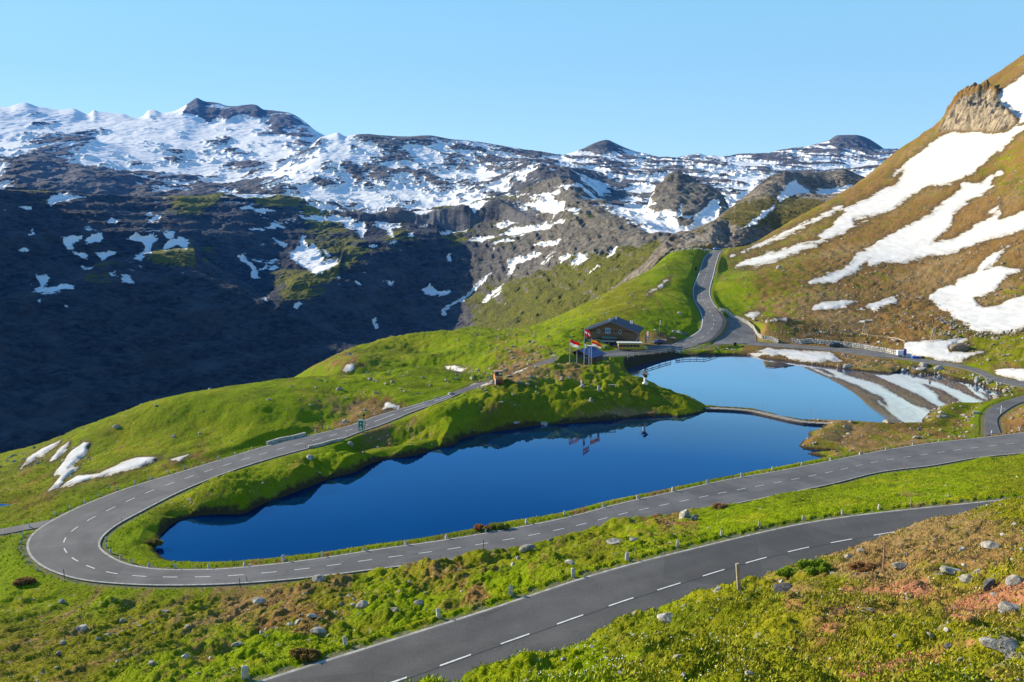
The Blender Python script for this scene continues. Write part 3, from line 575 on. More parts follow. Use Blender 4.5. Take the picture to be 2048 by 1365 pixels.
SNOWP = ([crop(*K1, p) for p in [
 [(350,940),(475,935),(470,955),(430,975),(440,1010),(400,1015),(370,985)],[(480,965),(530,925),(590,920),(595,960),(510,985)],[(415,1015),(500,1035),(510,1075),(460,1055)],[(545,1030),(690,1030),(600,1075)],[(740,955),(790,915),(830,940),(885,910),(920,950),(880,990),(885,1035),(845,1040),(820,1085),(770,1065),(840,1015),(820,975)],[(850,860),(900,810),(945,805),(920,845)],[(950,905),(1025,905),(1000,960),(960,945)],[(940,1025),(980,975),(1060,920),(1105,965),(1090,1010),(1040,1000)],[(615,865),(650,835),(705,850),(680,870)],[(475,890),(510,880),(580,910)],
 [(200,1160),(270,1155),(295,1180),(260,1235),(360,1220),(440,1225),(430,1250),(260,1270),(190,1255),(230,1225)],[(630,1150),(690,1135),(650,1160),(685,1165),(630,1175)],[(705,1165),(740,1165),(795,1205),(705,1200)],[(100,1015),(140,1000),(175,1015),(150,1028)],[(110,770),(180,750),(185,785)],[(170,930),(185,890),(200,915),(185,940)],[(1390,1040),(1430,1028),(1445,1080),(1490,1120),(1515,1180),(1480,1185),(1450,1120),(1400,1080)],
 [(1680,1035),(1740,990),(1765,930),(1785,1000),(1810,980),(1850,1020),(1870,1060),(1850,1090),(1890,1110),(1960,1065),(1960,1100),(1900,1135),(1830,1155),(1760,1115),(1690,1060)],[(1880,1010),(1910,1040),(1890,1080)],[(1570,950),(1670,975),(1650,1000)],[(1700,1360),(1720,1320),(1745,1325),(1735,1365)],[(215,1310),(255,1295),(240,1325)],[(360,665),(430,700),(500,710),(300,750),(270,730),(340,690)],[(700,670),(900,665),(860,695),(740,695)],[(470,1115),(535,1115),(530,1130),(475,1128)],[(820,810),(890,795),(850,825)],[(15,775),(50,790),(30,800)],[(1530,1290),(1560,1290),(1550,1325)],
 [(1300,690),(1380,640),(1460,620),(1500,680),(1640,690),(1560,715),(1380,710)]]]
 + [crop(*M2, p) for p in [
 [(235,620),(275,605),(310,630),(350,615),(385,640),(380,680),(375,720),(340,690),(310,660),(260,655)],[(425,630),(465,605),(520,630),(585,630),(585,660),(540,655),(545,710),(520,710),(510,665),(450,650)],[(675,605),(720,595),(740,605),(820,575),(815,610),(770,630),(710,650)],[(780,680),(860,675),(900,620),(890,575),(960,570),(1005,555),(1000,640),(960,680),(830,695)],[(1045,560),(1100,525),(1165,550),(1110,560),(1075,590)],[(1120,650),(1200,610),(1200,560),(1260,540),(1330,505),(1320,560),(1260,620),(1160,662)],
 [(1150,700),(1260,650),(1330,650),(1550,600),(1530,620),(1400,670),(1250,700)],[(960,730),(1060,705),(1150,700),(1060,740)],[(1100,745),(1250,715),(1260,725),(1120,750)],[(475,740),(575,732),(540,750)],[(0,700),(15,700),(45,770),(75,745),(110,790),(130,850),(220,830),(200,880),(100,920),(30,885),(0,860)],[(625,690),(650,680),(670,700),(640,705)],
 [(820,1160),(850,1110),(950,1050),(1060,940),(1110,910),(1080,960),(960,1070),(870,1120),(850,1165)],[(725,1010),(755,980),(795,1020),(880,1005),(860,1035),(800,1060),(790,1040),(735,1050)],[(1060,1090),(1110,1030),(1190,985),(1160,1020),(1090,1085)],[(1205,870),(1215,835),(1300,815),(1400,790),(1390,820),(1250,870),(1230,920),(1215,940)],[(1355,750),(1400,735),(1520,725),(1490,760),(1400,760)],[(1500,820),(1600,805),(1530,850)],[(1580,885),(1610,810),(1670,805),(1660,840)],[(1395,900),(1440,830),(1490,780),(1440,850)],[(1665,940),(1700,900),(1760,870),(1710,910)],[(1780,830),(1790,790),(1840,760),(1830,800)],[(425,1240),(425,1185),(445,1185),(445,1245)],[(480,955),(550,970),(545,990)],[(850,860),(870,810),(895,805),(880,850)],[(1940,935),(2000,880),(2033,850),(2033,875)],[(1310,600),(1420,480),(1450,455),(1470,500),(1540,530),(1400,570)],[(400,770),(450,758),(430,780)]]])
SNOWM3 = [crop(*M3, p) for p in [
 [(1030,510),(1040,460),(1100,400),(1130,370),(1150,395),(1220,430),(1220,470),(1130,465),(1080,490)],[(1265,465),(1265,425),(1340,435),(1440,410),(1500,420),(1380,455)],[(790,680),(860,630),(960,560),(1015,520),(1000,560),(900,640),(840,650)],[(205,935),(230,900),(330,800),(380,780),(350,830),(260,910)],
 [(330,645),(420,590),(490,500),(470,560),(430,620),(420,650),(480,650),(560,640),(590,560),(650,490),(700,480),(680,600),(640,650),(520,690),(400,665)]]]

def mountain(name, lines, ncol, rows, px0, px1, noise=(6, 10), seed=3, crest=None, kind='far', smooth=1):
    a = np.linspace((px0-CX)/F, (px1-CX)/F, int(ncol*QB))
    Ys, Zs = zip(*[line_eval(L, a) for L in lines])
    Ys = np.array(Ys); Zs = np.array(Zs)
    gY, gZ, cr = [], [], []
    for i in range(len(lines)-1):
        n = int(rows[i]*QB)
        for t in np.arange(n)/n:
            gY.append(Ys[i]*(1-t)+Ys[i+1]*t); gZ.append(Zs[i]*(1-t)+Zs[i+1]*t)
            c = 1.0
            if crest is not None:
                u = i+t; c = min(1.0, .12+abs(u-crest)*1.6)
            cr.append(np.full(len(a), c))
    gY.append(Ys[-1]); gZ.append(Zs[-1]); cr.append(np.ones(len(a)))
    Yg = np.array(gY); Z = np.array(gZ); C = np.array(cr)
    for _ in range(smooth):
        for G in (Yg, Z):
            G[:, 1:-1] = G[:, 1:-1]*.5+(G[:, :-2]+G[:, 2:])*.25
            G[1:-1] = G[1:-1]*.5+(G[:-2]+G[2:])*.25
    X = a[None]*Yg
    x = X.ravel(); y = Yg.ravel(); z = Z.ravel(); c = C.ravel()
    nz, ny = noise
    x0, y0, z0 = x.copy(), y.copy(), z.copy()
    L = ny*22
    h = .6*fbm(x0, y0, L, 3, seed)+.85*fbm(x0+z0, y0-z0, L*.30, 4, seed+7, ridged=True)*.8+.42*fbm(x0, y0+z0*.7, L*.07, 4, seed+19, ridged=True)
    # spurs and gullies running down the fall line, at a slant
    sp = fbm(x0+.35*y0, y0*.30, L*.42, 4, seed+81, ridged=True); z = z+(sp-.2)*nz*(1.1 if name != 'wall' else .3)*c
    z = z+h*nz*c
    # rock steps: benches and risers
    stp = nz*2.2; ph = (z+nz*1.5*fbm(x0, y0, L*.9, 3, seed+33))/stp; fr = ph-np.floor(ph)
    z = z+(sstep(.25, .75, fr)-fr)*stp*(.28 if name == 'wall' else .05)*c
    # gullies and buttresses push the face back and forth
    g = .8*fbm(x0, z0*1.1, L*.32, 4, seed+47, ridged=True)+.42*fbm(x0, z0*2, L*.08, 4, seed+53, ridged=True)
    if name == 'wall':
        fx = np.exp(-((x0/y0-.05)/.16)**2)*sstep(-120, -20, z0); g = g+fx*1.3*(fbm(x0*1.0+z0*1.2, y0*.25, 26., 3, seed+71, ridged=True)-.3)
    dy = g*ny*c; y = y-dy; x = x-dy*(x0/y0)
    px, py = project(x, y, z)
    V = np.stack([x, y, z], 1); mountain.base = np.stack([x0, y0, z0], 1); mountain.g = Yg.shape
    return V, (len(Yg), len(a)), px, py, (x0, y0, z0)

def _box(A, kr, kc):
    for ax, k in ((0, kr), (1, kc)):
        P = np.concatenate([np.repeat(A.take([0], ax), k, ax), A, np.repeat(A.take([-1], ax), k, ax)], ax)
        C_ = np.cumsum(P, ax); C_ = np.concatenate([np.zeros_like(C_.take([0], ax)), C_], ax); n = 2*k+1
        A = (C_.take(range(n, C_.shape[ax]), ax)-C_.take(range(0, C_.shape[ax]-n), ax))/n
    return A
def rock_bias(V):
    """snow keeps to hollows and easy ground; ribs and steep steps stay bare"""
    G = V.reshape(*mountain.g, 3).astype(np.float64); Z = G[:, :, 2]; out = 0
    for kr, kc, w in ((6, 6, .45), (18, 16, .55)):
        r = Z-_box(Z, kr, kc); sd_ = np.sqrt(_box(r*r, 12, 30))+1e-3; out = out-w*np.clip(r/sd_, -2, 2)
    d = np.gradient(G, axis=0); run = np.hypot(d[:, :, 0], d[:, :, 1])+1e-3; st = np.arctan2(d[:, :, 2], run); dc = np.gradient(G, axis=1); sc_ = np.abs(dc[:, :, 2])/(np.hypot(dc[:, :, 0], dc[:, :, 1])+1e-3)
    st = st+.4*np.arctan(sc_); st = st-_box(st, 20, 24); out = out-np.clip(st*1.1, -1, 1)
    return out.ravel().astype(np.float32)
def snow_attr(px, py, W, dens, polys, wl, seed, grain=.35, V=None, bw=.16, off=.05):
    x0, y0, z0 = W
    u = .62*fbm(x0, y0*.8+z0*.6, wl, 6, seed, gain=.56)+.38*fbm(x0*.8, z0*2.2, wl*.45, 5, seed+5, gain=.6)
    u = .5+.5*np.tanh(u*3.4)                                     # close to uniform in 0..1
    s = (dens*1.12-u+off+sstep(.8, .97, dens)*.30+rock_bias(V)*bw)*2.0 if dens is not None else np.full(px.shape, -2.)
    wx = px+16*fbm(x0, y0+z0, 40, 5, seed+61, gain=.75); wy = py+12*fbm(x0, y0-z0, 36, 5, seed+67, gain=.75)
    for p in polys: s = np.maximum(s, poly_sdf(wx, wy, p, 20)/10.0)
    return s
def settle(V, s, amt=.6):
    """snow fills the roughness of the rock it lies on"""
    k = (sstep(-.1, .5, s)*amt)[:, None]
    return V*(1-k)+mountain.base*k

def rock_mat(name, rock=((.075, .075, .085), (.22, .215, .21)), grass=((.032, .045, .006), (.095, .115, .014)), sc=.02, brown=(.11, .075, .035), pale=None):
    b = NB(name)
    n1 = b.noise(sc, 6, .65); n2 = b.noise(sc*4, 6, .7, stretch=(1, 1, 2.5)); n3 = b.noise(sc*14, 5, .7)
    nrm = b.n("ShaderNodeNewGeometry").outputs['Normal']; sx = b.n("ShaderNodeSeparateXYZ"); b.l(nrm, sx.inputs[0])
    c = b.mix(b.ramp(n2, .32, .68), *rock)
    c = b.mix(b.math('MULTIPLY', b.ramp(b.noise(sc*.8, 6, .7, stretch=(1, 1, .6)), .46, .62), .6), c, tuple(v*1.35 for v in rock[1]))
    if pale: c = b.mix(b.attr('pale'), c, b.mix(b.ramp(n2, .32, .68), *pale))  # paler rock mixed in where the wall is sunlit
    c = b.mix(b.math('MULTIPLY', b.ramp(n1, .5, .7), .4), c, brown)
    gf = b.math('ADD', b.math('ADD', b.attr('green'), b.math('MULTIPLY', b.math('SUBTRACT', sx.outputs[2], .74), 1.3)), b.math('MULTIPLY', b.math('SUBTRACT', n1, .5), .9))
    gc = b.mix(b.ramp(n3, .3, .7), *grass)
    gc = b.mix(b.math('MULTIPLY', b.ramp(n1, .45, .65), .35), gc, brown)
    c = b.mix(b.ramp(gf, .42, .6), c, gc)
    sf = b.math('ADD', b.attr('snow'), b.math('ADD', b.math('MULTIPLY', b.math('SUBTRACT', b.noise(sc*7, 5, .75), .5), .7), b.math('MULTIPLY', b.math('SUBTRACT', n3, .5), .3)))
    sm = b.ramp(sf, -.03, .06)
    c = b.mix(sm, c, (.80, .80, .80))
    bp = b.bump(b.math('ADD', n2, b.math('MULTIPLY', n3, .6)), 1.0, .16/sc)
    b.l(b.math('SUBTRACT', 1.0, b.math('MULTIPLY', sm, .85)), bp.inputs['Strength'])
    return b.fin(c, .92, bp, spec=.15)
GREEN = [(200,540,.2),(100,590,.1),(330,515,.45),(389,510,.45),(150,480,-.4),(300,470,-.4),(500,470,-.4),(600,570,.7),(660,542,.75),(620,520,-.2),(700,500,.4),(800,475,.45),(900,475,.4),(750,450,-.3),(850,450,-.3),(450,430,-.2),(550,440,-.3),(200,430,-.4),(300,560,-.5),(450,560,-.5),(1000,485,.3),(640,500,.35),(700,560,-.4),(800,540,-.5),(900,540,-.5),(1000,520,-.4),(500,600,-.5),(300,650,-.5),(700,650,-.5),(900,640,-.4),(100,700,-.5),(400,720,-.5),(0,850,-.5),
 (100,385,.2),(400,400,.6),(550,400,.6),(650,425,.6),(800,440,.2),(900,425,.5),(1000,402,.4),(1100,600,1.4),(1000,640,1.3),(1200,560,1.3),(1250,520,1.1),(1300,500,.9),(1180,620,.7),(1100,560,1.0),(1150,540,1.0),(1020,600,1.1),(1080,520,-.3),(1200,480,-.4),(1280,480,-.2),(1150,430,.3),(1300,440,.3),(1000,600,.5),(1350,480,.1),(1200,400,.0),(1380,400,-.6),(1200,350,-.3),(800,340,-.6),(400,300,-.8),(1500,340,-.3),(1700,300,-.6)]

def build_far():
    # distant snow peaks, upper left
    P = crop(*K1, [(0,190),(60,185),(90,172),(120,165),(150,160),(180,170),(220,185),(260,190),(300,200),(340,205),(380,200),(430,195),(470,215),(500,230),(525,228),(540,200),(560,212),(600,218),(660,225),(700,226),(720,228),(750,242),(780,250),(805,255),(840,235),(860,205),(900,205),(940,225),(980,218),(1010,212),(1040,200),(1090,170),(1120,148),(1145,130),(1165,145),(1190,155),(1230,158),(1270,165),(1310,180),(1350,185),(1390,182),(1430,175),(1460,172),(1490,175),(1510,190),(1530,205),(1560,206),(1600,210),(1640,215),(1680,220),(1720,240),(1750,260),(1790,290),(1830,325),(1890,355),(1990,400),(2150,460)])
    crest = [(-900,190,4300),(-500,170,4400),(-250,215,4500),(-100,200,4600)]+[(x, y, 4800-(abs(x-400)*.5)) for x, y in P]+[(900,420,4300),(1000,480,4200)]
    lines = [hd((-900,1700,-100),(0,1750,-100),(700,1950,-100),(1000,2050,-100)),
      ln((-900,420,1750),(0,398,1800),(300,402,1850),(600,405,1900),(700,425,2000),(1000,520,2100)),
      ln((-900,380,1950),(0,340,2050),(80,328,2100),(180,350,2150),(300,372,2200),(450,385,2250),(600,385,2300),(700,410,2400),(1000,500,2500)),
      ln((-900,380,2300),(0,322,2500),(100,335,2600),(200,342,2650),(300,352,2700),(450,360,2700),(600,350,2600),(700,370,2700),(1000,490,2700)),
      ln((-900,320,3100),(0,298,3200),(80,290,3200),(180,283,3250),(260,305,3300),(400,325,3250),(550,330,3100),(650,320,3000),(1000,485,3000)),
      ln((-900,300,3700),(0,285,3700),(200,290,3700),(300,280,3800),(400,285,3850),(500,290,3700),(600,300,3500),(700,330,3500),(1000,485,3600)),
      ln((-900,240,4100),(0,240,4250),(200,250,4350),(300,245,4400),(370,240,4450),(420,250,4500),(520,250,4400),(600,270,4200),(650,285,4100),(1000,482,4100)),
      ('p', crest), hd((-900,5600,400),(0,5600,500),(400,5600,500),(1000,5600,-100))]
    V, g, px, py, W = mountain("m", lines, 620, (6, 60, 60, 70, 70, 70, 90, 10), -900, 1000, (16, 34), 3, crest=7)
    s = snow_attr(px, py, W, field(px, py, SNOWD, eps=8), [], 280, 101, V=V, bw=.15, off=.07)
    o = big_mesh("mountains", settle(V, s, .5), grid_faces(*g), rock_mat("far_rock", rock=((.07, .075, .09), (.17, .17, .19)), sc=.006), dict(snow=s, green=np.full(px.shape, -1.)-0*px)); tag(o, kind='structure')
    # middle range: snow dome, right-hand plateau and peaks
    C3 = crop(*M2, [(120,130),(160,120),(220,100),(260,125),(310,118),(400,112),(450,118),(560,125),(640,128),(700,123),(760,122),(800,128),(860,140),(900,145),(960,150),(1050,160),(1120,172),(1200,185),(1280,200),(1350,215),(1430,230),(1500,235),(1550,230),(1600,215),(1650,195),(1700,170),(1740,155),(1780,145),(1800,150),(1850,175),(1900,198),(1950,215),(2033,232)])+crop(*M3, [(330,248),(380,260),(430,262),(470,252),(500,245),(540,232),(580,225),(620,240),(650,235),(690,242),(740,245),(800,232),(870,225),(920,230),(980,230),(1015,215),(1050,205),(1110,195),(1200,185),(1250,172),(1330,150),(1360,128),(1380,118),(1440,117),(1500,118),(1535,128),(1570,145),(1610,170),(1650,200),(1700,198),(1750,195),(1780,186),(1810,180),(1860,190),(2000,230)])
    cr = [(300,430,2300),(480,380,2400),(560,340,2600),(620,295,2700)]+[(x, y, 2750+max(0, x-700)*.7) for x, y in C3]+[(2000,330,3700),(2600,300,3700)]
    lines = [hd((300,1640,-100),(700,1540,-100),(900,1490,-100),(1000,1440,-100),(1100,1200,-60),(1300,1000,-60),(1500,1000,-40),(1750,1150,0),(2600,1150,0)),
      ln((300,520,1700),(560,430,1650),(700,440,1600),(900,430,1550),(1000,415,1500),(1100,470,1250),(1200,480,1150),(1300,480,1050),(1400,475,1000),(1500,450,1050),(1750,400,1200),(2600,420,1200)),
      ln((300,500,1800),(560,412,1750),(640,415,1750),(700,424,1800),(800,425,1800),(900,418,1800),(1000,398,1750),(1060,385,1650),(1120,430,1400),(1200,440,1350),(1300,440,1300),(1400,440,1250),(1500,420,1300),(1750,380,1500),(2600,400,1500)),
      ln((300,480,1950),(560,390,1950),(700,395,2000),(900,390,2000),(1000,375,1900),(1080,338,1800),(1140,350,1750),(1200,400,1700),(1300,400,1650),(1400,380,1750),(1500,385,1700),(1600,360,1800),(1750,350,1900),(2600,380,1900)),
      ln((300,460,2100),(560,370,2150),(650,335,2300),(800,335,2350),(950,345,2350),(1060,330,2250),(1150,345,2200),(1250,355,2200),(1350,350,2200),(1450,345,2300),(1550,350,2300),(1700,345,2400),(1800,330,2400),(2600,360,2400)),
      ln((300,440,2200),(560,350,2400),(640,300,2550),(700,290,2600),(850,300,2650),(1000,312,2700),(1120,318,2800),(1200,310,2850),(1300,322,2850),(1400,322,2850),(1500,322,2900),(1600,312,3000),(1680,300,3100),(1760,312,3100),(1850,310,3100),(2600,330,3100)),
      ('p', cr), hd((300,3400,-100),(700,3500,200),(1400,4200,250),(2600,4600,250))]
    V, g, px, py, W = mountain("m", lines, 1150, (6, 70, 80, 90, 90, 90, 10), 300, 2600, (10, 24), 13, crest=6)
    dn = field(px, py, SNOWD, eps=8)
    s = snow_attr(px, py, W, dn, [], 165, 111, V=V, bw=.19, off=.02)
    o = big_mesh("mountains", settle(V, s, .5), grid_faces(*g), rock_mat("middle_rock", rock=((.055, .058, .070), (.19, .188, .19)), sc=.011), dict(snow=s, green=field(px, py, GREEN)-.35)); tag(o, kind='structure')

    # valley wall: benches, cliffs with shade put into their rock colour, gullied green slope
    lip = [(-900,-60,1500),(-600,0,1500),(-320,120,1500),(-170,230,1500),(-60,372,1550),(0,386,1600),(100,392,1600),(170,395,1600),(300,399,1650),(400,396,1650),(500,393,1650),(560,396,1650),(600,402,1650),(640,425,1600),(700,433,1550),(800,431,1550),(841,424,1550),(944,410,1500),(1013,396,1450),(1058,380,1400),(1100,360,1380),(1140,365,1330),(1180,400,1250),(1237,420,1180),(1290,425,1120),(1313,380,1120),(1335,358,1120),(1355,348,1120),(1379,362,1110),(1413,380,1080),(1441,395,1060),(1470,450,1000),(1560,480,950),(1700,520,950)]  # lip left of the frame built up, out of view, to shade the wall
    led = crop(*K1, [(-400,1330),(0,1340),(180,1290),(400,1200),(600,1130),(800,1080),(1000,1045),(1130,1040),(1180,1110),(1350,1200)])+[(520,600),(551,591),(585,567),(637,546),(679,536),(686,508),(714,492),(738,486),(807,474),(875,471),(905,490),(944,489),(1013,485),(1082,467),(1134,437),(1185,428),(1237,436),(1300,452),(1350,470),(1450,490),(1700,560)]
    edx = [-140,0,62,138,207,275,344,389,406,465,520,551,585,637,679,686,714,738,807,875,905,944,1013,1082,1134,1185,1237,1300,1350,1450,1700]
    edY = [1050,1060,1080,1110,1130,1150,1170,1180,1180,1120,1050,1030,1040,1060,1080,1150,1170,1180,1180,1170,1160,1150,1120,1080,1050,1020,980,930,900,850,850]
    ledl = [(x, y, Yv) for (x, y), Yv in zip(led, edY)]; ledl = [(-900,620,1000)]+ledl
    def fy(x): return float(np.interp(x, [-900, 0, 300, 600, 900, 1050, 1250, 1400], [.62, .76, .88, 1.0, 1.14, 1.12, 1.0, 1.0]))
    back = [(x, y-3-(4 if x < 1000 else 0), Yv+(130 if x < 1000 else 60)) for x, y, Yv in ledl]
    lines = [hd((-900,420,-190),(700,430,-180),(900,440,-130),(1050,470,-80),(1200,480,-40),(1300,480,-10),(1400,500,8),(1700,600,0)),
      ln((-900,1080,640),(0,960,660),(300,860,700),(600,780,760),(800,715,820),(900,685,850),(950,668,830),(1050,662,700),(1185,625,620),(1300,560,580),(1400,515,580),(1700,560,700)),
      ln((-900,760,820),(0,740,860),(300,700,880),(600,680,900),(800,650,950),(900,640,960),(960,640,900),(1050,615,830),(1185,570,760),(1300,525,700),(1400,505,650),(1700,560,750)),
      ln((-900,640,930),(0,625,980),(200,585,1020),(389,560,1060),(550,620,960),(700,580,1010),(850,580,1060),(940,590,1040),(1040,565,960),(1130,520,930),(1200,500,900),(1290,485,850),(1380,500,700),(1700,560,800)),
      ('p', ledl), ('p', back),
      ln((-900,500,1300),(0,480,1330),(200,470,1350),(389,470,1370),(550,500,1350),(680,470,1400),(740,465,1400),(800,458,1400),(900,450,1400),(1010,445,1300),(1090,430,1230),(1140,405,1180),(1185,415,1120),(1237,428,1070),(1300,440,1020),(1350,440,980),(1380,440,970),(1450,460,930),(1700,550,900)),
      ('p', lip), ('p', [(x, y+2+(3 if x < 1000 else 8), Yv+(320 if x < 1000 else 130)) for x, y, Yv in lip]), hd((-900,2300,-200),(600,2300,0),(1000,2100,0),(1400,1500,-50),(1700,1300,-100))]
    lines = [(k, [((p[0], p[1], p[2]*fy(p[0])) if k == 'p' else (p[0], p[1]*fy(p[0]), p[2])) for p in q]) for k, q in lines]
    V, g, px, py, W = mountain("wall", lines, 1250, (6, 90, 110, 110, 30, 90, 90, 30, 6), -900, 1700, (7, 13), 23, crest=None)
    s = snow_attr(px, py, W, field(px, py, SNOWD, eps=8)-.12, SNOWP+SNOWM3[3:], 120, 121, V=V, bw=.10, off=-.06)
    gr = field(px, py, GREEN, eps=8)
    o = big_mesh("valley_wall", settle(V, s, .4), grid_faces(*g), rock_mat("wall_rock", rock=((.014, .020, .032), (.075, .080, .092)), pale=((.10, .092, .075), (.30, .27, .225)), grass=((.085, .095, .004), (.240, .230, .018)), sc=.022, brown=(.06, .048, .03)), dict(snow=s, green=gr, pale=sstep(860, 1100, px+(py-500)*.3))); tag(o, kind='structure')  # dark bluish rock carries the shade, paler rock the sunlit right part

    # ridge and rock outcrop just beyond the pass road
    lines = [hd((1180,520,-40),(1320,500,0),(1500,520,15),(1900,600,10)),
      ln((1180,640,520),(1290,560,505),(1330,515,498),(1345,503,500),(1420,500,480),(1470,502,490),(1540,495,520),(1640,470,560),(1750,420,600),(1900,330,640)),
      ln((1180,620,540),(1290,535,520),(1330,490,515),(1345,478,520),(1390,470,525),(1425,458,530),(1440,462,540),(1455,475,540),(1470,462,535),(1495,455,540),(1520,458,545),(1555,468,560),(1640,440,600),(1750,400,640),(1900,330,680)),
      ln((1180,618,560),(1290,533,540),(1330,487,545),(1345,474,550),(1390,464,560),(1430,450,570),(1455,446,580),(1480,440,590),(1520,430,600),(1560,432,620),(1640,415,660),(1750,390,700),(1900,330,720)),
      ln((1180,625,620),(1290,545,600),(1345,490,600),(1400,475,620),(1440,440,680),(1470,420,700),(1500,405,720),(1540,395,740),(1590,400,760),(1660,400,760),(1750,380,760),(1900,330,760)),
      ln((1180,640,650),(1290,560,640),(1345,500,640),(1400,480,660),(1430,450,720),(1470,415,760),(1510,385,790),(1545,362,810),(1570,352,820),(1610,372,830),(1640,388,830),(1690,385,830),(1740,378,830),(1900,330,830)),
      ln((1180,650,660),(1290,570,650),(1345,505,650),(1400,482,670),(1430,449,730),(1470,412,770),(1505,381,800),(1540,352,820),(1560,347,830),(1590,345,850),(1600,346,860),(1650,345,860),(1690,339,860),(1700,342,860),(1715,350,855),(1740,358,850),(1900,330,850)),
      hd((1180,720,-80),(1345,700,-30),(1430,820,0),(1600,1000,20),(1900,1000,20))]
    V, g, px, py, W = mountain("m", lines, 560, (6, 80, 60, 60, 60, 80, 8), 1180, 1900, (2.6, 5), 43, crest=6)
    s = snow_attr(px, py, W, None, SNOWM3[:3], 60, 131)
    gr = field(px, py, [(1380,485,-.3),(1430,480,-.6),(1480,480,-.5),(1540,480,-.4),(1400,466,.3),(1500,440,.7),(1560,450,.7),(1480,430,.4),(1560,400,.35),(1620,420,.6),(1700,400,.3),(1650,365,-.7),(1600,360,-.5),(1700,355,-.7),(1550,370,-.1),(1300,540,.3)], eps=6)
    o = big_mesh("rock_ridge", V, grid_faces(*g), rock_mat("ridge_rock", rock=((.10, .085, .065), (.34, .29, .23)), grass=((.075, .070, .010), (.22, .18, .035)), sc=.05, brown=(.13, .085, .035)), dict(snow=s, green=gr)); tag(o, kind='structure')
    # the wall's unseen left end is raised to throw shade into the valley
    # plain under everything
    v = [(-7900, -1100, -215), (7900, -1100, -215), (7900, 6400, -215), (-7900, 6400, -215)]
    o = mesh_obj("valley_floor", v, [(0, 1, 2, 3)], mat("valley_green", (.05, .07, .02), .95, .3, .01)); tag(o, kind='structure')
# ------------------------------------------------------------------ water
def water_mat():
    b = NB("lake_water")
    geo = b.n("ShaderNodeNewGeometry").outputs['Position']
    n = b.noise(1.2, 3, .5, stretch=(1, .5, 1)); n2 = b.noise(.05, 3, .5)
    bp = b.bump(b.math('ADD', n, 0.0), .02, .05)
    c = b.mix(b.ramp(n2, .3, .7), (.000, .008, .040), (.000, .012, .055))
    m = b.fin(c, .02, bp, spec=0.0)
    lw = b.n("ShaderNodeLayerWeight"); lw.inputs['Blend'].default_value = .5; b.l(bp.outputs[0], lw.inputs['Normal'])
    cr = b.n("ShaderNodeValToRGB"); e = cr.color_ramp.elements; e[0].position = 0; e[0].color = (.0, .02, .08, 1); e[1].position = 1; e[1].color = (.95, .95, .95, 1)
    for ps, v in ((.55, (.016, .075, .150)), (.64, (.026, .115, .225)), (.72, (.10, .21, .35)), (.76, (.28, .36, .41)), (.785, (.43, .52, .55)), (.81, (.52, .64, .66)), (.84, (.64, .66, .68))): q = e.new(ps); q.color = (*v, 1)
    b.l(lw.outputs['Facing'], cr.inputs[0])
    gl = b.n("ShaderNodeBsdfGlossy"); b.l(b.math('ADD', b.math('MULTIPLY', b.ramp(b.noise(.035, 4, .6, stretch=(1, .35, 1, .3)), .5, .68), .10), .012), gl.inputs['Roughness']); b.l(bp.outputs[0], gl.inputs['Normal']); b.l(cr.outputs[0], gl.inputs['Color'])
    mx = b.n("ShaderNodeAddShader"); b.l(b.b.outputs[0], mx.inputs[0]); b.l(gl.outputs[0], mx.inputs[1]); b.l(mx.outputs[0], b.out.inputs[0])
    return m
def flat_poly(name, pts, z, m):
    bm = bmesh.new(); vs_ = [bm.verts.new((p[0], p[1], z)) for p in pts]; bm.faces.new(vs_)
    me = bpy.data.meshes.new(name); bmesh.ops.recalc_face_normals(bm, faces=bm.faces); bm.normal_update()
    if bm.faces and list(bm.faces)[0].normal.z < 0: bmesh.ops.reverse_faces(bm, faces=bm.faces)
    bm.to_mesh(me); bm.free(); me.materials.append(m)
    o = bpy.data.objects.new(name, me); COL.objects.link(o); return o
def build_water():
    m = water_mat()
    for lk in LAKES:
        c = lk.mean(0)
        v = np.array([(lk[:, 0].min()-3, lk[:, 1].min()-3), (lk[:, 0].max()+3, lk[:, 1].min()-3), (lk[:, 0].max()+3, lk[:, 1].max()+3), (lk[:, 0].min()-3, lk[:, 1].max()+3)])
        break
    allp = np.vstack(LAKES)
    # one sheet of water following both ponds, a little wider than their shores
    def grow(P, d):
        P = np.asarray(P); A = .5*np.sum(P[:, 0]*np.roll(P[:, 1], -1)-np.roll(P[:, 0], -1)*P[:, 1]); sg = 1 if A > 0 else -1
        t = np.roll(P, -1, 0)-np.roll(P, 1, 0); t /= np.linalg.norm(t, axis=1)[:, None]+1e-9
        return P+sg*np.stack([t[:, 1], -t[:, 0]], 1)*d
    tag(flat_poly("lake_water", grow(LAKES[0], 1.1), 0.0, m), kind='structure')
    tag(flat_poly("lake_water", grow(LAKES[1], 1.1), -.012, m), kind='structure')
    tag(flat_poly("pond_water", grow(LAKE_S, .8), -1.0, m), kind='structure')

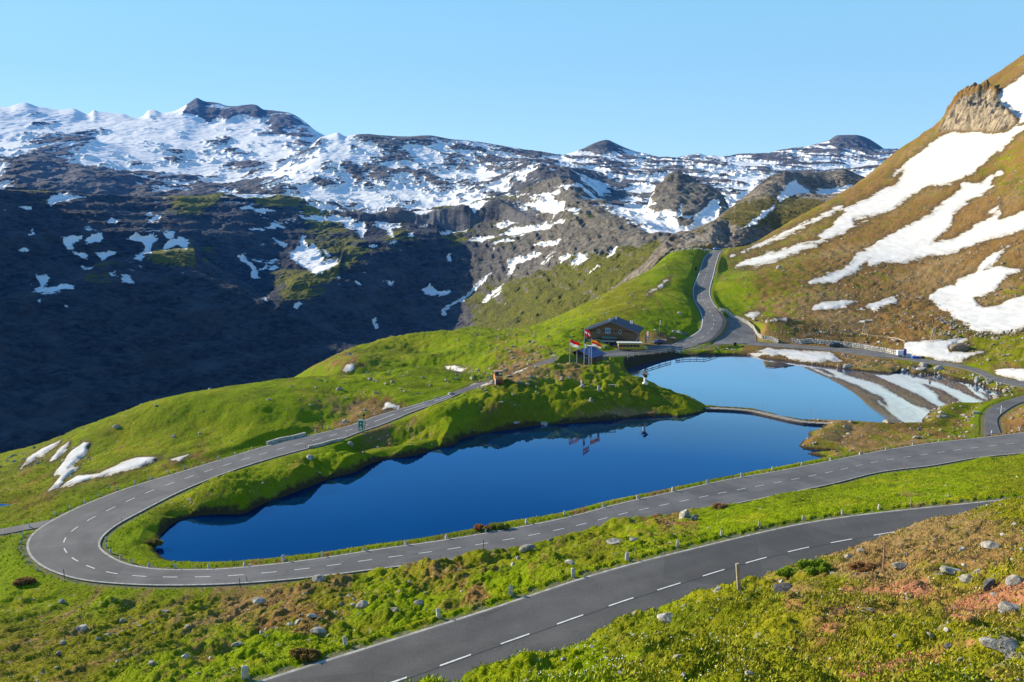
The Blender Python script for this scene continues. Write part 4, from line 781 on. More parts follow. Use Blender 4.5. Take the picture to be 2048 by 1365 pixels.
# ------------------------------------------------------------------ roads
def asphalt(name, lo=(.050, .051, .054), hi=(.085, .085, .088), sc=1.0):
    b = NB(name)
    n = b.noise(.25*sc, 5, .6); n2 = b.noise(9, 3, .6); n3 = b.noise(60, 2, .5)
    c = b.mix(b.ramp(b.math('ADD', b.math('MULTIPLY', n, .6), b.math('MULTIPLY', n2, .4)), .35, .65), lo, hi)
    c = b.mix(b.math('MULTIPLY', b.ramp(n3, .55, .75), .35), c, (.16, .155, .15))
    u = b.attr('across'); tr = b.math('MULTIPLY', b.math('ADD', b.math('COSINE', b.math('MULTIPLY', u, 25.13)), 1.0), .5)
    c = b.mix(b.math('MULTIPLY', b.math('MULTIPLY', tr, b.ramp(b.noise(.15, 3, .5), .3, .7)), .30), c, tuple(v*.62 for v in lo))
    vor = b.n("ShaderNodeTexVoronoi"); vor.feature = 'DISTANCE_TO_EDGE'; vor.inputs['Scale'].default_value = .22; wp = b.n('ShaderNodeTexNoise'); wp.inputs['Scale'].default_value = .6; wp.inputs['Detail'].default_value = 5; b.l(b.pos(), wp.inputs['Vector']); va = b.n('ShaderNodeVectorMath'); va.operation = 'MULTIPLY_ADD'; b.l(wp.outputs['Color'], va.inputs[0]); va.inputs[1].default_value = (5, 5, 5); b.l(b.pos(), va.inputs[2]); b.l(va.outputs[0], vor.inputs['Vector'])
    ck = b.math('MULTIPLY', b.math('LESS_THAN', vor.outputs['Distance'], .004), b.ramp(b.noise(.4, 3, .6), .52, .62))
    c = b.mix(b.math('MULTIPLY', ck, .7), c, (.025, .025, .026))
    v2 = b.n("ShaderNodeTexVoronoi"); v2.inputs['Scale'].default_value = .13; b.l(b.pos(), v2.inputs['Vector']); sp = b.n("ShaderNodeSeparateColor"); b.l(v2.outputs['Color'], sp.inputs[0])
    c = b.mix(b.math('MULTIPLY', b.math('GREATER_THAN', sp.outputs[0], .8), .28), c, tuple(v*.55 for v in lo))
    c = b.mix(b.math('MULTIPLY', b.ramp(b.math('ABSOLUTE', b.math('SUBTRACT', u, .5)), .44, .5), .5), c, (.22, .20, .17))
    return b.fin(c, .85, b.bump(b.math('ADD', n2, n3), .4, .02), spec=.25)
def ribbon(name, S, dz, m, t0=0.0, t1=1.0, parent=None, skirt=.25, cols=9, s0=None, s1=None):
    """strip of road between fractions t0..t1 of its width"""
    L, Rr = S; n = len(L); s0 = s0 or 0; s1 = s1 or n
    L = L[s0:s1]; Rr = Rr[s0:s1]; n = len(L)
    if n < 2: return None
    t = np.linspace(t0, t1, cols)[None, :, None]
    G = L[:, None]*(1-t)+Rr[:, None]*t
    G[:, :, 2] += dz
    if skirt:
        e0 = G[:, :1].copy(); e1 = G[:, -1:].copy(); e0[:, :, 2] -= skirt; e1[:, :, 2] -= skirt
        G = np.concatenate([e0, G, e1], 1)
    nr, nc = G.shape[:2]
    tt = np.linspace(t0, t1, cols); tt = np.r_[tt[:1], tt, tt[-1:]] if skirt else tt
    F_ = grid_faces(nr, nc)
    # face upwards
    a, b_, c = G.reshape(-1, 3)[F_[len(F_)//2][:3]]
    if np.cross(b_-a, c-a)[2] < 0: F_ = F_[:, ::-1]
    o = big_mesh(name, G.reshape(-1, 3), F_, m, dict(across=np.tile(tt, nr)), smooth=False)
    if parent: o.parent = parent
    return o
def width(S): return np.linalg.norm((S[0]-S[1])[:, :2], axis=1)
def paint_lines(S, dz, mp, parent, edge=(True, True), wl=.17, dash=1.7, gap=1.9, centre=True, c0=0, c1=None, long_from=None, inset=.12, ct=.5):
    L, Rr = S; w = width(S)[:, None]; n = len(L)
    def sub(ta, tb): return (L+(Rr-L)*ta, L+(Rr-L)*tb)
    for side, on in ((0, edge[0]), (1, edge[1])):
        if on:
            a = inset/w; b_ = (inset+wl)/w
            A, B = sub(a, b_) if side == 0 else sub(1-b_, 1-a)
            ribbon("edge_line", (A, B), dz, mp, parent=parent, skirt=0, cols=2)
    if centre:
        A, B = sub(ct-.07/w, ct+.07/w); C = (A+B)/2; s = np.r_[0, np.cumsum(np.linalg.norm(np.diff(C, axis=0), axis=1))]
        c1 = c1 or n; V = []; Fc = []; x = s[c0]
        while x < s[c1-1]-dash:
            d = dash
            if long_from is not None and x > s[long_from]: d = 6.0
            t = np.linspace(x, x+d, 4)
            P = [np.stack([np.interp(t, s, Q[:, k]) for k in range(3)], 1) for Q in (A, B)]
            b0 = len(V)
            for i in range(4): V += [P[0][i]+[0, 0, dz], P[1][i]+[0, 0, dz]]
            Fc += [(b0+2*i, b0+2*i+1, b0+2*i+3, b0+2*i+2) for i in range(3)]
            x += d+(gap if d == dash else 3.0)
        o = mesh_obj("centre_line", V, Fc, mp, parent)
        o['kind'] = 'stuff'
def build_roads():
    asp = asphalt("road_asphalt", (.105, .103, .105), (.165, .160, .158)); asp2 = asphalt("near_asphalt", (.070, .069, .070), (.115, .112, .110))
    gra = asphalt("gravel", (.11, .105, .10), (.20, .19, .18), 2); paint = mat("road_paint", (.62, .62, .60), .7, .18, 4.0); kerb = mat("pale_edging", (.36, .35, .32), .85, .3, 2.0)
    r = ribbon("road", S_low, 0, asp); tag(r, kind='structure')
    paint_lines(S_low, .006, kerb, r, centre=False, wl=.26, inset=.0)
    n = len(S_low[0]); k = int(np.argmin(np.abs(S_low[0][:, 1]-S_low[0][-1, 1]*.9)+(np.arange(n) < n*.6)*999))
    paint_lines(S_low, .008, paint, r, edge=(False, False), long_from=int(n*.905))
    r = ribbon("road", S_near, 0, asp2); tag(r, kind='structure')
    paint_lines(S_near, .006, kerb, r, centre=False, wl=.22, inset=.0)
    paint_lines(S_near, .008, paint, r, edge=(False, False), dash=1.9, gap=1.9)
    # tar seam along the middle
    w = width(S_near)[:, None]; L, Rr = S_near
    ribbon("tar_seam", (L+(Rr-L)*(.5+.10/w), L+(Rr-L)*(.5+.17/w)), .004, mat("tar", (.025, .025, .027), .6), parent=r, skirt=0, cols=2)
    r = ribbon("road", S_mid, -.02, asp); tag(r, kind='structure')
    r = ribbon("road", S_up, 0, asp); tag(r, kind='structure')
    paint_lines(S_up, .012, paint, r, centre=False, wl=.30, inset=.05, edge=(True, False))
    paint_lines((S_up[0][int(len(S_up[0])*.30):], S_up[1][int(len(S_up[0])*.30):]), .012, paint, r, centre=False, wl=.30, inset=.05, edge=(False, True))
    paint_lines(S_up, .016, paint, r, edge=(False, False), dash=3.2, gap=3.4)
    k0 = int(len(S_up[0])*.06); k1 = int(len(S_up[0])*.33)
    w = width(S_up)[:, None]; L, Rr = S_up
    ribbon("tar_seam", ((Rr+(L-Rr)*(.1/w))[k0:k1], (Rr+(L-Rr)*(1.3/w))[k0:k1]), .012, mat("new_tar", (.045, .045, .048), .8), parent=r, skirt=0, cols=2)
    r = ribbon("forecourt", S_apron, -.03, asphalt("apron_asphalt", (.12, .118, .118), (.19, .185, .18))); tag(r, kind='structure')
    r = ribbon("car_park", S_lot, .03, asphalt("lot_asphalt", (.12, .118, .118), (.19, .185, .18))); tag(r, kind='structure')
    r = ribbon("gravel_track", S_track, 0, gra); tag(r, kind='structure')
    r = ribbon("path", S_path, 0, asp); tag(r, kind='structure')
    r = ribbon("side_road", S_side, -.03, asp); tag(r, kind='structure')
# ------------------------------------------------------------------ things
ORD = ["", "first", "second", "third", "fourth", "fifth", "sixth", "seventh", "eighth", "ninth", "tenth", "eleventh", "twelfth", "thirteenth", "fourteenth", "fifteenth", "sixteenth", "seventeenth", "eighteenth", "nineteenth", "twentieth",
       "twenty-first", "twenty-second", "twenty-third", "twenty-fourth", "twenty-fifth", "twenty-sixth", "twenty-seventh", "twenty-eighth", "twenty-ninth", "thirtieth", "thirty-first", "thirty-second", "thirty-third", "thirty-fourth"]
def stone_mesh(seed, w=.36, d=.30, h=.8, mt=None, top=.75):
    r = random.Random(seed); V = []; n = 8; rings = [(-.25, 1.08), (0, 1.05), (.35, 1.0), (.75, .92), (.93, top), (1.0, top*.55)]
    base = [r.uniform(.85, 1.12) for _ in range(n)]; lean = (r.uniform(-.05, .05), r.uniform(-.05, .05))
    for z, s in rings:
        for k in range(n):
            a = 2*math.pi*(k+.5)/n; c, s_ = math.cos(a), math.sin(a)
            q = (abs(c)**3.2+abs(s_)**3.2)**(-1/3.2)*base[k]*s*r.uniform(.96, 1.04)
            V.append((c*q*w/2+lean[0]*z, s_*q*d/2+lean[1]*z, z*h*(r.uniform(.96, 1.03) if z > 0 else 1)))
    V.append((lean[0], lean[1], h*1.02)); F_ = []
    for i in range(len(rings)-1): F_ += [(i*n+k, i*n+(k+1) % n, (i+1)*n+(k+1) % n, (i+1)*n+k) for k in range(n)]
    t = (len(rings)-1)*n; F_ += [(t+k, t+(k+1) % n, len(V)-1) for k in range(n)]
    me = bpy.data.meshes.new("guard_stone"); me.from_pydata(V, [], F_); me.materials.append(mt); return me
def rock_mesh(seed, mt, sub=3, rough=.30, flat=1.0):
    bm = bmesh.new(); bmesh.ops.create_icosphere(bm, subdivisions=sub, radius=1.0)
    P = np.array([v.co[:] for v in bm.verts]); r = np.random.RandomState(seed)
    for _ in range(9):                                         # chop with random planes: flat faces and sharp edges
        n = r.normal(size=3); n /= np.linalg.norm(n); d = r.uniform(.55, .85); k = P@n
        P -= np.outer(np.maximum(k-d, 0), n)
    q = P*2.3+seed
    P *= (1+rough*.35*(fbm(q[:, 0]+q[:, 2]*.7, q[:, 1]-q[:, 2]*.5, 1.2, 4, seed)))[:, None]
    for v, p in zip(bm.verts, P): v.co = p
    me = bpy.data.meshes.new("boulder"); bm.to_mesh(me); bm.free(); me.materials.append(mt); return me
def rock_material(name, lo, hi, lichen=(.20, .19, .10)):
    b = NB(name); n = b.noise(2.2, 6, .7); n2 = b.noise(.8, 3, .5)
    c = b.mix(b.ramp(n, .35, .65), lo, hi); c = b.mix(b.math('MULTIPLY', b.ramp(n2, .5, .7), .5), c, lichen)
    return b.fin(c, .9, b.bump(n, .9, .12), spec=.2)

def build_stones():
    mt = rock_material("guard_stone_rock", (.36, .355, .34), (.72, .71, .68), (.42, .41, .36))
    rows = [
     ("guard stone from the left along the grass verge of the near road", "guard stones along the near road", [(490,1357,28),(691,1291,18),(877,1236,20),(1021,1193,20),(1147,1156,20),(1254,1122,16),(1354,1095,12.5),(1442,1071.5,11.5),(1518,1056.5,10),(1606,1040.5,10),(1684,1029.5,10),(1757.6,1018.5,10)]),
     ("guard stone from the left between the lower road and the lake", "guard stones on the lake side of the lower road", [(298,1135.5,11),(351,1138,10),(418,1137.5,10),(489,1133,10),(567,1123.5,13),(645,1115,11),(728.5,1104.5,10),(810.5,1093,11),(892.6,1080,10.5),(970.7,1066,9),(1052.7,1049.5,12),(1129,1032.8,10),(1206,1016,10),(1275,1001,10),(1345.6,984.5,11),(1414,969,10),(1483,956,10.5),(1544.7,942.5,8),(1603,931.5,8),(1661,922,7.5),(1719,911.5,7),(1772,902,7),(1825,892.5,6),(1878,884.5,7),(1929.6,876.5,6),(1984,868.6,8),(2040,863,6)]),
     ("guard stone up the inner kerb of the hairpin bend", "guard stones inside the hairpin bend", [(264,1128,9),(241.5,1119.5,9),(222,1109,11),(213,1096,8.5),(211.7,1084,9)]),
     ("guard stone round the outside of the hairpin, counted from the bottom", "guard stones outside the hairpin bend", [(75.5,1142,8),(57,1126,7),(47,1113,6.5),(40,1100,6.5),(41.5,1089,8),(46.5,1073,8),(60,1058,8)]),
     ("guard stone from the left along the meadow side of the upper leg", "guard stones along the meadow side of the upper leg", [(110,1031,7),(140,1018.5,6.5),(169,1006.5,7.5),(199,994,6.5),(233,981.5,6.5),(269,969,7),(299.5,959.5,7),(337,948.5,6.5),(369,939,6.5),(406.5,930,5.5),(437,919.5,6),(470,910,5.5),(503,900,6),(631,864.5,5),(656,858.5,5.5),(680.6,851.5,5.5),(703,845,5),(748.7,831,4.5),(769,825,4.5),(791,819.5,4.5),(848,804,4.5)]),
    ]
    protos = [stone_mesh(s, mt=mt, h=.8, top=t) for s, t in ((1, .8), (2, .6), (3, .9), (4, .5))]
    r = random.Random(5); i = 0
    for txt, grp, L in rows:
        for k, (px, py, h) in enumerate(L):
            p = hit(px, py); o = bpy.data.objects.new("guard_stone", protos[r.randrange(4)]); COL.objects.link(o)
            s = h*p.y/F/.8; o.location = p; o.scale = (s*r.uniform(.95, 1.2), s*r.uniform(.9, 1.15), s); o.rotation_euler = (r.uniform(-.07, .07), r.uniform(-.07, .07), r.uniform(-.5, .5))
            tag(o, "%s grey %s" % (ORD[k+1], txt), "guard stone", grp)

def build_boulders():
    lt = rock_material("pale_boulder", (.17, .16, .14), (.55, .52, .46), (.24, .22, .12)); dk = rock_material("dark_boulder", (.06, .06, .065), (.22, .21, .19))
    md = rock_material("grey_boulder", (.14, .135, .125), (.42, .40, .36))
    rd = rock_material("reddish_boulder", (.12, .08, .05), (.34, .26, .18), (.10, .11, .04))
    M_ = dict(l=lt, d=dk, m=md, r=rd)
    # px, py (foot), width px, height px, material, label
    B = [(1371,1036,27,26,'l',"big pale boulder on the bank right beside the lower road"),(1390,1041,22,14,'d',"dark stone leaning against the big pale boulder by the lower road"),
     (636,1166,28,15,'l',"pale boulder on the bank below the lower road, left of middle"),(1056,1103,34,13,'m',"mossy grey outcrop on the bank edge below the lower road"),
     (724,1216,27,15,'m',"grey cracked rock in the hollow between the two roads"),(597,1249,20,15,'l',"pointed pale rock left of the hollow between the roads"),(623,1238,22,8,'l',"flat pale slab just right of the pointed pale rock"),
     (634,1270,32,13,'m',"low grey slab at the top of the near road's verge"),(838,1211,24,10,'l',"pale stone at the foot of the shaded hollow"),(788,1224,20,9,'m',"small grey stone left of the pale stone below the hollow"),
     (1142,1131,24,10,'l',"pale flat stone high on the verge above the near road"),(1037,1119,10,9,'l',"upper of two small white stones on the bank"),(1026,1132,12,10,'l',"lower of two small white stones on the bank"),
     (1230,1090,34,7,'l',"long pale ledge on the bank above the near road"),(1268,1083,20,6,'l',"short pale slab right of the long ledge on the bank"),(1100,1083,12,7,'l',"small pale stone near the crest of the bank"),
     (122,1208,15,9,'m',"grey stone below the hairpin, uppermost on the left slope"),(160,1262,26,14,'m',"wide grey rock in the middle of the lower left slope"),(125,1290,16,9,'l',"pale stone below the wide grey rock, lower left"),
     (116,1312,14,10,'m',"grey stone lowest on the left edge slope"),(370,1316,18,8,'l',"pale flat stone above the lower left verge"),(303,1333,18,11,'m',"grey rock near the bottom edge, left of the verge"),
     (515,1207,30,10,'l',"pale flat slab amid reddish plants on the left bank"),(245,1250,16,12,'m',"pointed grey stone in the dark grass, lower left"),(470,1294,26,8,'l',"pale low stone lying above the bottom left verge"),(330,1226,18,6,'l',"thin pale slab in the middle left slope"),
     (1567,1183,66,24,'d',"large dark flat boulder behind the foreground post"),(1437,1182,22,9,'l',"small white stone at the edge beside the foreground post"),(1338,1243,58,20,'l',"long white slab at the foreground edge"),
     (1357,1318,30,17,'l',"pale round stone in the flowery foreground grass"),(1988,1098,48,20,'l',"humped white boulder high on the right foreground slope"),(1926,1104,22,12,'l',"pale stone left of the humped white boulder"),
     (1806,1137,54,16,'m',"long slanting grey slab beside the thin foreground pole"),(1905,1150,64,26,'l',"long tilted white slab in the right foreground"),(1938,1166,36,24,'l',"pale block under the long tilted slab"),
     (1983,1177,44,38,'d',"dark upright boulder right of the tilted slab"),(2034,1172,44,30,'m',"grey boulder at the right edge beside the dark upright one"),(2030,1225,60,32,'m',"grey boulder at the right edge above the pink flowers"),
     (2010,1300,96,34,'m',"broad low grey rock at the right edge, lowest foreground"),(1862,1276,34,14,'l',"small white slab among the pink foreground flowers"),(1585,1302,17,14,'l',"little white stone in the middle of the foreground grass"),
     (1899,1300,34,18,'d',"dark low stone left of the broad grey rock"),(1925,1325,26,12,'l',"white chip of rock below the dark low stone"),(1500,1352,26,14,'m',"grey stone near the bottom edge of the foreground"),(1240,1352,20,12,'l',"pale stone near the bottom left of the foreground bank"),(1185,1296,14,10,'l',"pale stone on the foreground bank edge above the near road"),
     (618,921,19,12,'l',"pointed pale slab on the lake bank inside the upper leg"),(699,893,15,10,'m',"grey rock on the lake bank below the green sign"),(1165,777,13,9,'l',"rounded pale stone on top of the mound"),
     (1030,850,26,6,'l',"flat pale rock at the waterline under the mound"),(1088,850,18,6,'l',"smaller pale rock at the waterline under the mound"),(1182,803,8,10,'l',"upright white stone on the shaded side of the mound"),
     (1925,702,42,19,'r',"big mossy boulder standing alone in the snow field"),(1680,735,12,10,'r',"reddish boulder on the lake shore beside the snow bank"),(1696,737,16,8,'l',"pale boulder on the shore right of the reddish one"),
     (1957,766,16,15,'l',"white boulder beside the gravel track, far right shore"),(1980,770,12,9,'m',"grey boulder right of the white one by the track"),(1806,746,20,13,'l',"pale block below the white stall at the pond inlet"),(1830,739,16,9,'d',"dark block beside the pond inlet"),(1850,735,22,10,'l',"pale slab at the pond inlet under the snow"),(1880,742,20,10,'m',"grey slab at the right end of the pond inlet"),
     (1954,829,17,9,'l',"pale boulder left of the footpath"),(1888,835,16,5,'m',"flat stone in the marsh by the pond"),(1560,537,13,8,'l',"pale boulder below the tip of the long snow band"),(1494,563,5,4,'m',"small grey boulder below the snow tip, nearest the pass road"),
     (1550,549,0,0,'m',""),(1490,540,6,4,'m',"grey boulder just under the snow tip"),(1360,628,10,5,'l',"white boulder alone on the green slope beside the pass road"),(1512,645,6,5,'d',"dark shrub-like boulder above the drystone wall"),
     (1348,666,12,7,'l',"pale boulder above the chalet's terrace"),(1359,669,12,8,'l',"pale boulder right of the one above the terrace"),(1372,672,14,8,'d',"dark boulder by the bend above the terrace"),(1312,663,10,4,'l',"white plank-like stone behind the chalet"),
     (900,790,12,8,'l',"pale boulder where the upper leg meets the mound"),(873,799,10,5,'l',"white stone at the roadside of the upper leg"),(713,833,5,4,'l',"white stone by the brown gully near the green sign")]
    protos = [rock_mesh(s, lt) for s in range(4)]
    r = random.Random(9)
    for i, (px, py, w, h, k, lab) in enumerate(B):
        if not w: continue
        p = hit(px, py); o = bpy.data.objects.new("boulder", protos[i % 4] if k == 'l' else rock_mesh(i % 4+{'d': 10, 'm': 20, 'r': 30}[k], M_[k])); COL.objects.link(o)
        fs = .68 if p.y < 40 else .9; sw = fs*w*p.y/F/2/.80; sh_ = fs*h*p.y/F/.80*.60
        o.scale = (sw, sw*r.uniform(.6, .9), sh_); o.location = (p.x, p.y+sw*.45, p.z+sh_*(.14 if p.y > 40 else .02)); o.rotation_euler = (r.uniform(-.15, .15), r.uniform(-.15, .15), r.uniform(-.5, .5)+(3.14 if r.random() < .5 else 0))
        tag(o, lab, "boulder")

def build_posts():
    wd = mat("weathered_wood", (.34, .29, .23), .9, .3, 12, bumpd=.01); dk = mat("dark_pole", (.07, .055, .045), .8, .2, 8); red = mat("faded_red_pole", (.42, .22, .14), .8, .2, 8)
    P = [(1478,1183,58,.155,wd,"thick square wooden post standing at the foreground edge of the near road"),(1766,1140,58,.07,red,"thin brown pole on the right foreground slope"),
     (129,1157,20,.09,dk,"dark pole on the outer edge of the hairpin's lower side"),(480,1175,20,.09,dk,"dark pole below the lower road, leftmost of a close pair"),(494,1166,14,.07,dk,"shorter dark pole of the close pair below the lower road"),(346.6,1138,15,.06,wd,"thin pole between guard stones by the lake's left tip"),(243.6,1047,13,.05,wd,"thin pole on the inner kerb at the top of the hairpin"),
     (967.6,1106,29,.08,dk,"tall dark pole on the bank between the roads, middle"),(888,1072,14,.06,dk,"thin pole between the lake and the road behind the middle bank"),(1278.5,1020,34,.07,red,"tall reddish pole beside the lower road left of the big boulder"),(1269.5,1109,15,.07,wd,"short pole on the verge above the near road's guard stones"),
     (1821,1014,20,.06,wd,"thin pole at the far end of the near road"),(1808,941,15,.08,red,"thin pole beside the lower road on the right"),(1344.6,1061,27,.07,wd,"thin pole on the bank below the big pale boulder"),(1590,932,6,.06,wd,"stub of a pole at the lake edge by the road"),(1627,896,17,.07,wd,"pale pole in the marsh at the lake corner"),(2040.6,861,13,.09,red,"short pole by the footpath at the right edge"),
     (645,860,18,.14,dk,"dark snow pole on the meadow side of the upper leg"),(616.6,867,13,.09,dk,"thin dark pole at the end of the roadside parapet"),(611,898,8,.08,dk,"small pole at the start of the lake-side parapet"),(695.6,874,6,.10,dk,"small dark pole near the green sign"),
     (1524,822,13,.06,wd,"thin pole standing in the water beyond the causeway, left one"),(1620,840,27,.06,wd,"tall thin pole standing in the water beyond the causeway, right one"),(1810,713,22,.08,wd,"pole beside the white stall"),(1715,703,8,.07,wd,"short pole on the lake side of the gravel track"),(163,1220,9,.10,dk,"stubby dark stake below the hairpin"),
     (1402.6,520,7,.2,dk,"dark stake beside the top of the pass road, left"),(1443.5,507,8,.22,dk,"dark stake on the right at the top of the pass road"),(1507,1235,0,0,wd,"")]
    for px, py, h, w, m, lab in P:
        if not h: continue
        p = hit(px, py); H = h*p.y/F; mb = MB()
        if w > .12 and p.y < 60: mb.box((0, 0, H/2-.1), (w, w, H+.2)); mb.box((0, 0, H+.01), (w*.8, w*.8, .04))
        else: mb.tube([(0, 0, -.2), (0, 0, H*.96), (0, 0, H)], [w/2, w/2*.9, w/2*.5], 8)
        o = mb.build("post" if w > .12 else "marker_pole", m); o.location = p; o.rotation_euler = (0, random.uniform(-.03, .03) if w < .15 else -.10, 0)
        tag(o, lab, "pole", "marker poles along the roads" if w < .12 else None)

def fence(pts, hgt, rails, lab, grp=None, post=.18, rail=.17, m=None, closed_posts=True):
    m = m or mat("fence_wood", (.36, .29, .22), .9, .3, 5)
    W = [hit(a, b) for a, b in pts]
    root = empty("wooden_fence", W[0]); tag(root, lab, "fence", grp)
    for p in W:
        q = p-W[0]; MB().box((q.x, q.y, q.z+hgt/2-.1), (post, post, hgt+.2)).build("post", m, root)
    for z in rails:
        mb = MB()
        for a, b in zip(W[:-1], W[1:]): mb.beam(a-W[0]+Vector((0, -.07, z*hgt)), b-W[0]+Vector((0, -.07, z*hgt)), rail*.6, rail*1.3)
        mb.build("rail", m, root)
    return root
def drystone(pts, hgt, lab, sz=.42, lo=(.36, .34, .30), hi=(.70, .67, .60), layers=3, dep=.6):
    W = [hit(a, b) for a, b in pts]; r = random.Random(len(pts)); m = rock_material("wall_rock_"+str(len(pts)), lo, hi, (.30, .27, .20))
    P = rock_mesh(3, m, 1); Vp = np.array([v.co[:] for v in P.vertices]); Fp = np.array([p.vertices[:] for p in P.polygons])
    V = []; Fc = []; n = 0
    for a, b in zip(W[:-1], W[1:]):
        L = (b-a).length; k = max(1, int(L/sz/.85)); d = (b-a)/L
        for i in range(k):
            for l in range(layers):
                c = a+(b-a)*((i+.5+(l % 2)*.5)/k); s = sz*(r.uniform(.45, .72) if sz < .6 else r.uniform(.18, .75))
                if sz >= .6: c = c+Vector((r.uniform(-1.4, 1.4), r.uniform(-2.2, 2.2), 0)); c.z = gz(c.x, c.y)
                z = (l+.4)*hgt/layers
                off = Vector((-d.y, d.x, 0))*(.12*l+r.uniform(-.05, .05))
                if off.y < 0: off = -off
                ang = r.uniform(0, 6.28); R_ = np.array([[math.cos(ang), -math.sin(ang), 0], [math.sin(ang), math.cos(ang), 0], [0, 0, 1]])
                V.append((Vp*[s*1.15, s*.9, hgt/layers*.68*r.uniform(.85, 1.15)])@R_.T+np.array(c+off)+[0, 0, z]); Fc.append(Fp+n); n += len(Vp)
    o = big_mesh("drystone_wall", np.vstack(V), np.vstack(Fc), m, smooth=False); tag(o, lab, "stone wall")
def parapet(pts, hgt, w, lab):
    W = [hit(a, b) for a, b in pts]; mb = MB(); m = mat("parapet_stone", (.40, .38, .34), .9, .3, 2.0, bumpd=.03)
    for a, b in zip(W[:-1], W[1:]): mb.beam(a+Vector((0, 0, hgt/2-.1)), b+Vector((0, 0, hgt/2-.1)), w, hgt+.3)
    o = mb.build("parapet", m); tag(o, lab, "low wall")

def build_fences():
    fence([(1255,720),(1267,716.5),(1278,713.5),(1290,711.5),(1305,709.5),(1320,708),(1332,707),(1342,706)], 1.2, (.5, .97), "left length of dark wooden railing between the chalet's car park and the lake")
    fence([(1352,707.5),(1366,706),(1380,704),(1394,702.5),(1408,700.5),(1421,699),(1436,697)], 1.25, (.45, .95), "right length of dark wooden railing between the road junction and the lake")
    fence([(1638.6,668),(1658,665.5),(1680,662),(1704,656),(1729,655.5),(1752.6,655),(1775.7,654.5),(1799,653.5),(1821.6,652.5),(1843.6,652.5),(1864.5,652)], 1.6, (.45,), "upper pasture fence of thin posts across the brown slope", post=.12, rail=.07, m=mat("grey_fence_wood", (.36, .27, .19), .9, .3, 5))
    fence([(1662.5,669),(1682,669.5),(1703,671),(1720,673),(1736,675),(1755,677.5),(1774.5,680),(1792,683.5),(1809,688)], .8, (1.0,), "lower log fence with a heavy top rail above the long boulder wall", post=.26, rail=.2, m=mat("log_wood", (.42, .32, .22), .9, .3, 3))
    fence([(1563,688),(1585,684),(1610,677),(1636,671)], 1.0, (.4, .9), "short dark fence joining the two boulder walls", post=.14, rail=.1)
    # timber gate frames on the slope
    for px, py, h, lab in ((1866,683,27,"leaning timber trestle at the right end of the pasture fence"),(1729,671,21,"timber tripod in the middle of the pasture fence")):
        p = hit(px, py); H = h*p.y/F; r = empty("timber_trestle", p); tag(r, lab, "trestle"); m = mat("log_wood", (.42, .32, .22))
        for dx, tx in ((-.9, -.1), (.9, .2), (.1, 0)): MB().tube([(dx, 0, -.2), (tx, .1, H)], .12, 7).build("leg", m, r)
        MB().tube([(-.9, 0, H*.55), (1.0, 0, H*.6)], .10, 7).build("crossbar", m, r)
    drystone([(1440,624.5),(1450,630),(1463,636.5),(1480,643),(1496,650),(1508,659.5),(1513,669),(1517,676),(1526,681),(1540,685.5),(1556,688)], 1.5, "curving drystone wall of whitish boulders round the outside of the road junction")
    drystone([(1581,689),(1600,690),(1620,690.5),(1655,691.8),(1680,693),(1703,696),(1727,699),(1750,703.4),(1772,707),(1793,711.5)], 1.55, "long straight boulder wall above the gravel track")
    drystone([(1868,668),(1880,671),(1893,675),(1905,679),(1916,683)], 1.3, "heap of reddish boulders at the tip of the snow field", sz=.8, lo=(.20, .15, .11), hi=(.46, .38, .30), layers=2)
    drystone([(1885,640),(1898,652),(1912,660),(1930,668),(1950,672),(1975,676),(2000,676),(2025,668),(2060,662)], 1.3, "line of dark moraine boulders under the big snow field", sz=1.0, lo=(.14, .12, .10), hi=(.42, .38, .32), layers=2)
    drystone([(1815,745),(1828,748),(1846,748),(1868,747.5),(1890,752)], .7, "rubble of pale stones along the pond's right shore", sz=.7, lo=(.22, .20, .17), hi=(.55, .52, .46), layers=1)
    drystone([(1945,756),(1960,764),(1975,772),(1990,777),(2003,782)], .7, "rubble of grey stones where the pond meets the gravel track", sz=.8, lo=(.18, .17, .15), hi=(.5, .47, .42), layers=1)
    drystone([(1340,498),(1358,498),(1376,498),(1394,498),(1412,498)], .9, "row of pale stones at the top of the pass road", sz=.9, layers=1)
    parapet([(534,889.5),(560,884),(585,878),(611,872)], .45, .4, "low stone parapet on the meadow side of the upper leg")
    parapet([(617,898.5),(640,892.5),(662,887),(684,881)], .42, .4, "low stone parapet on the lake side of the upper leg")

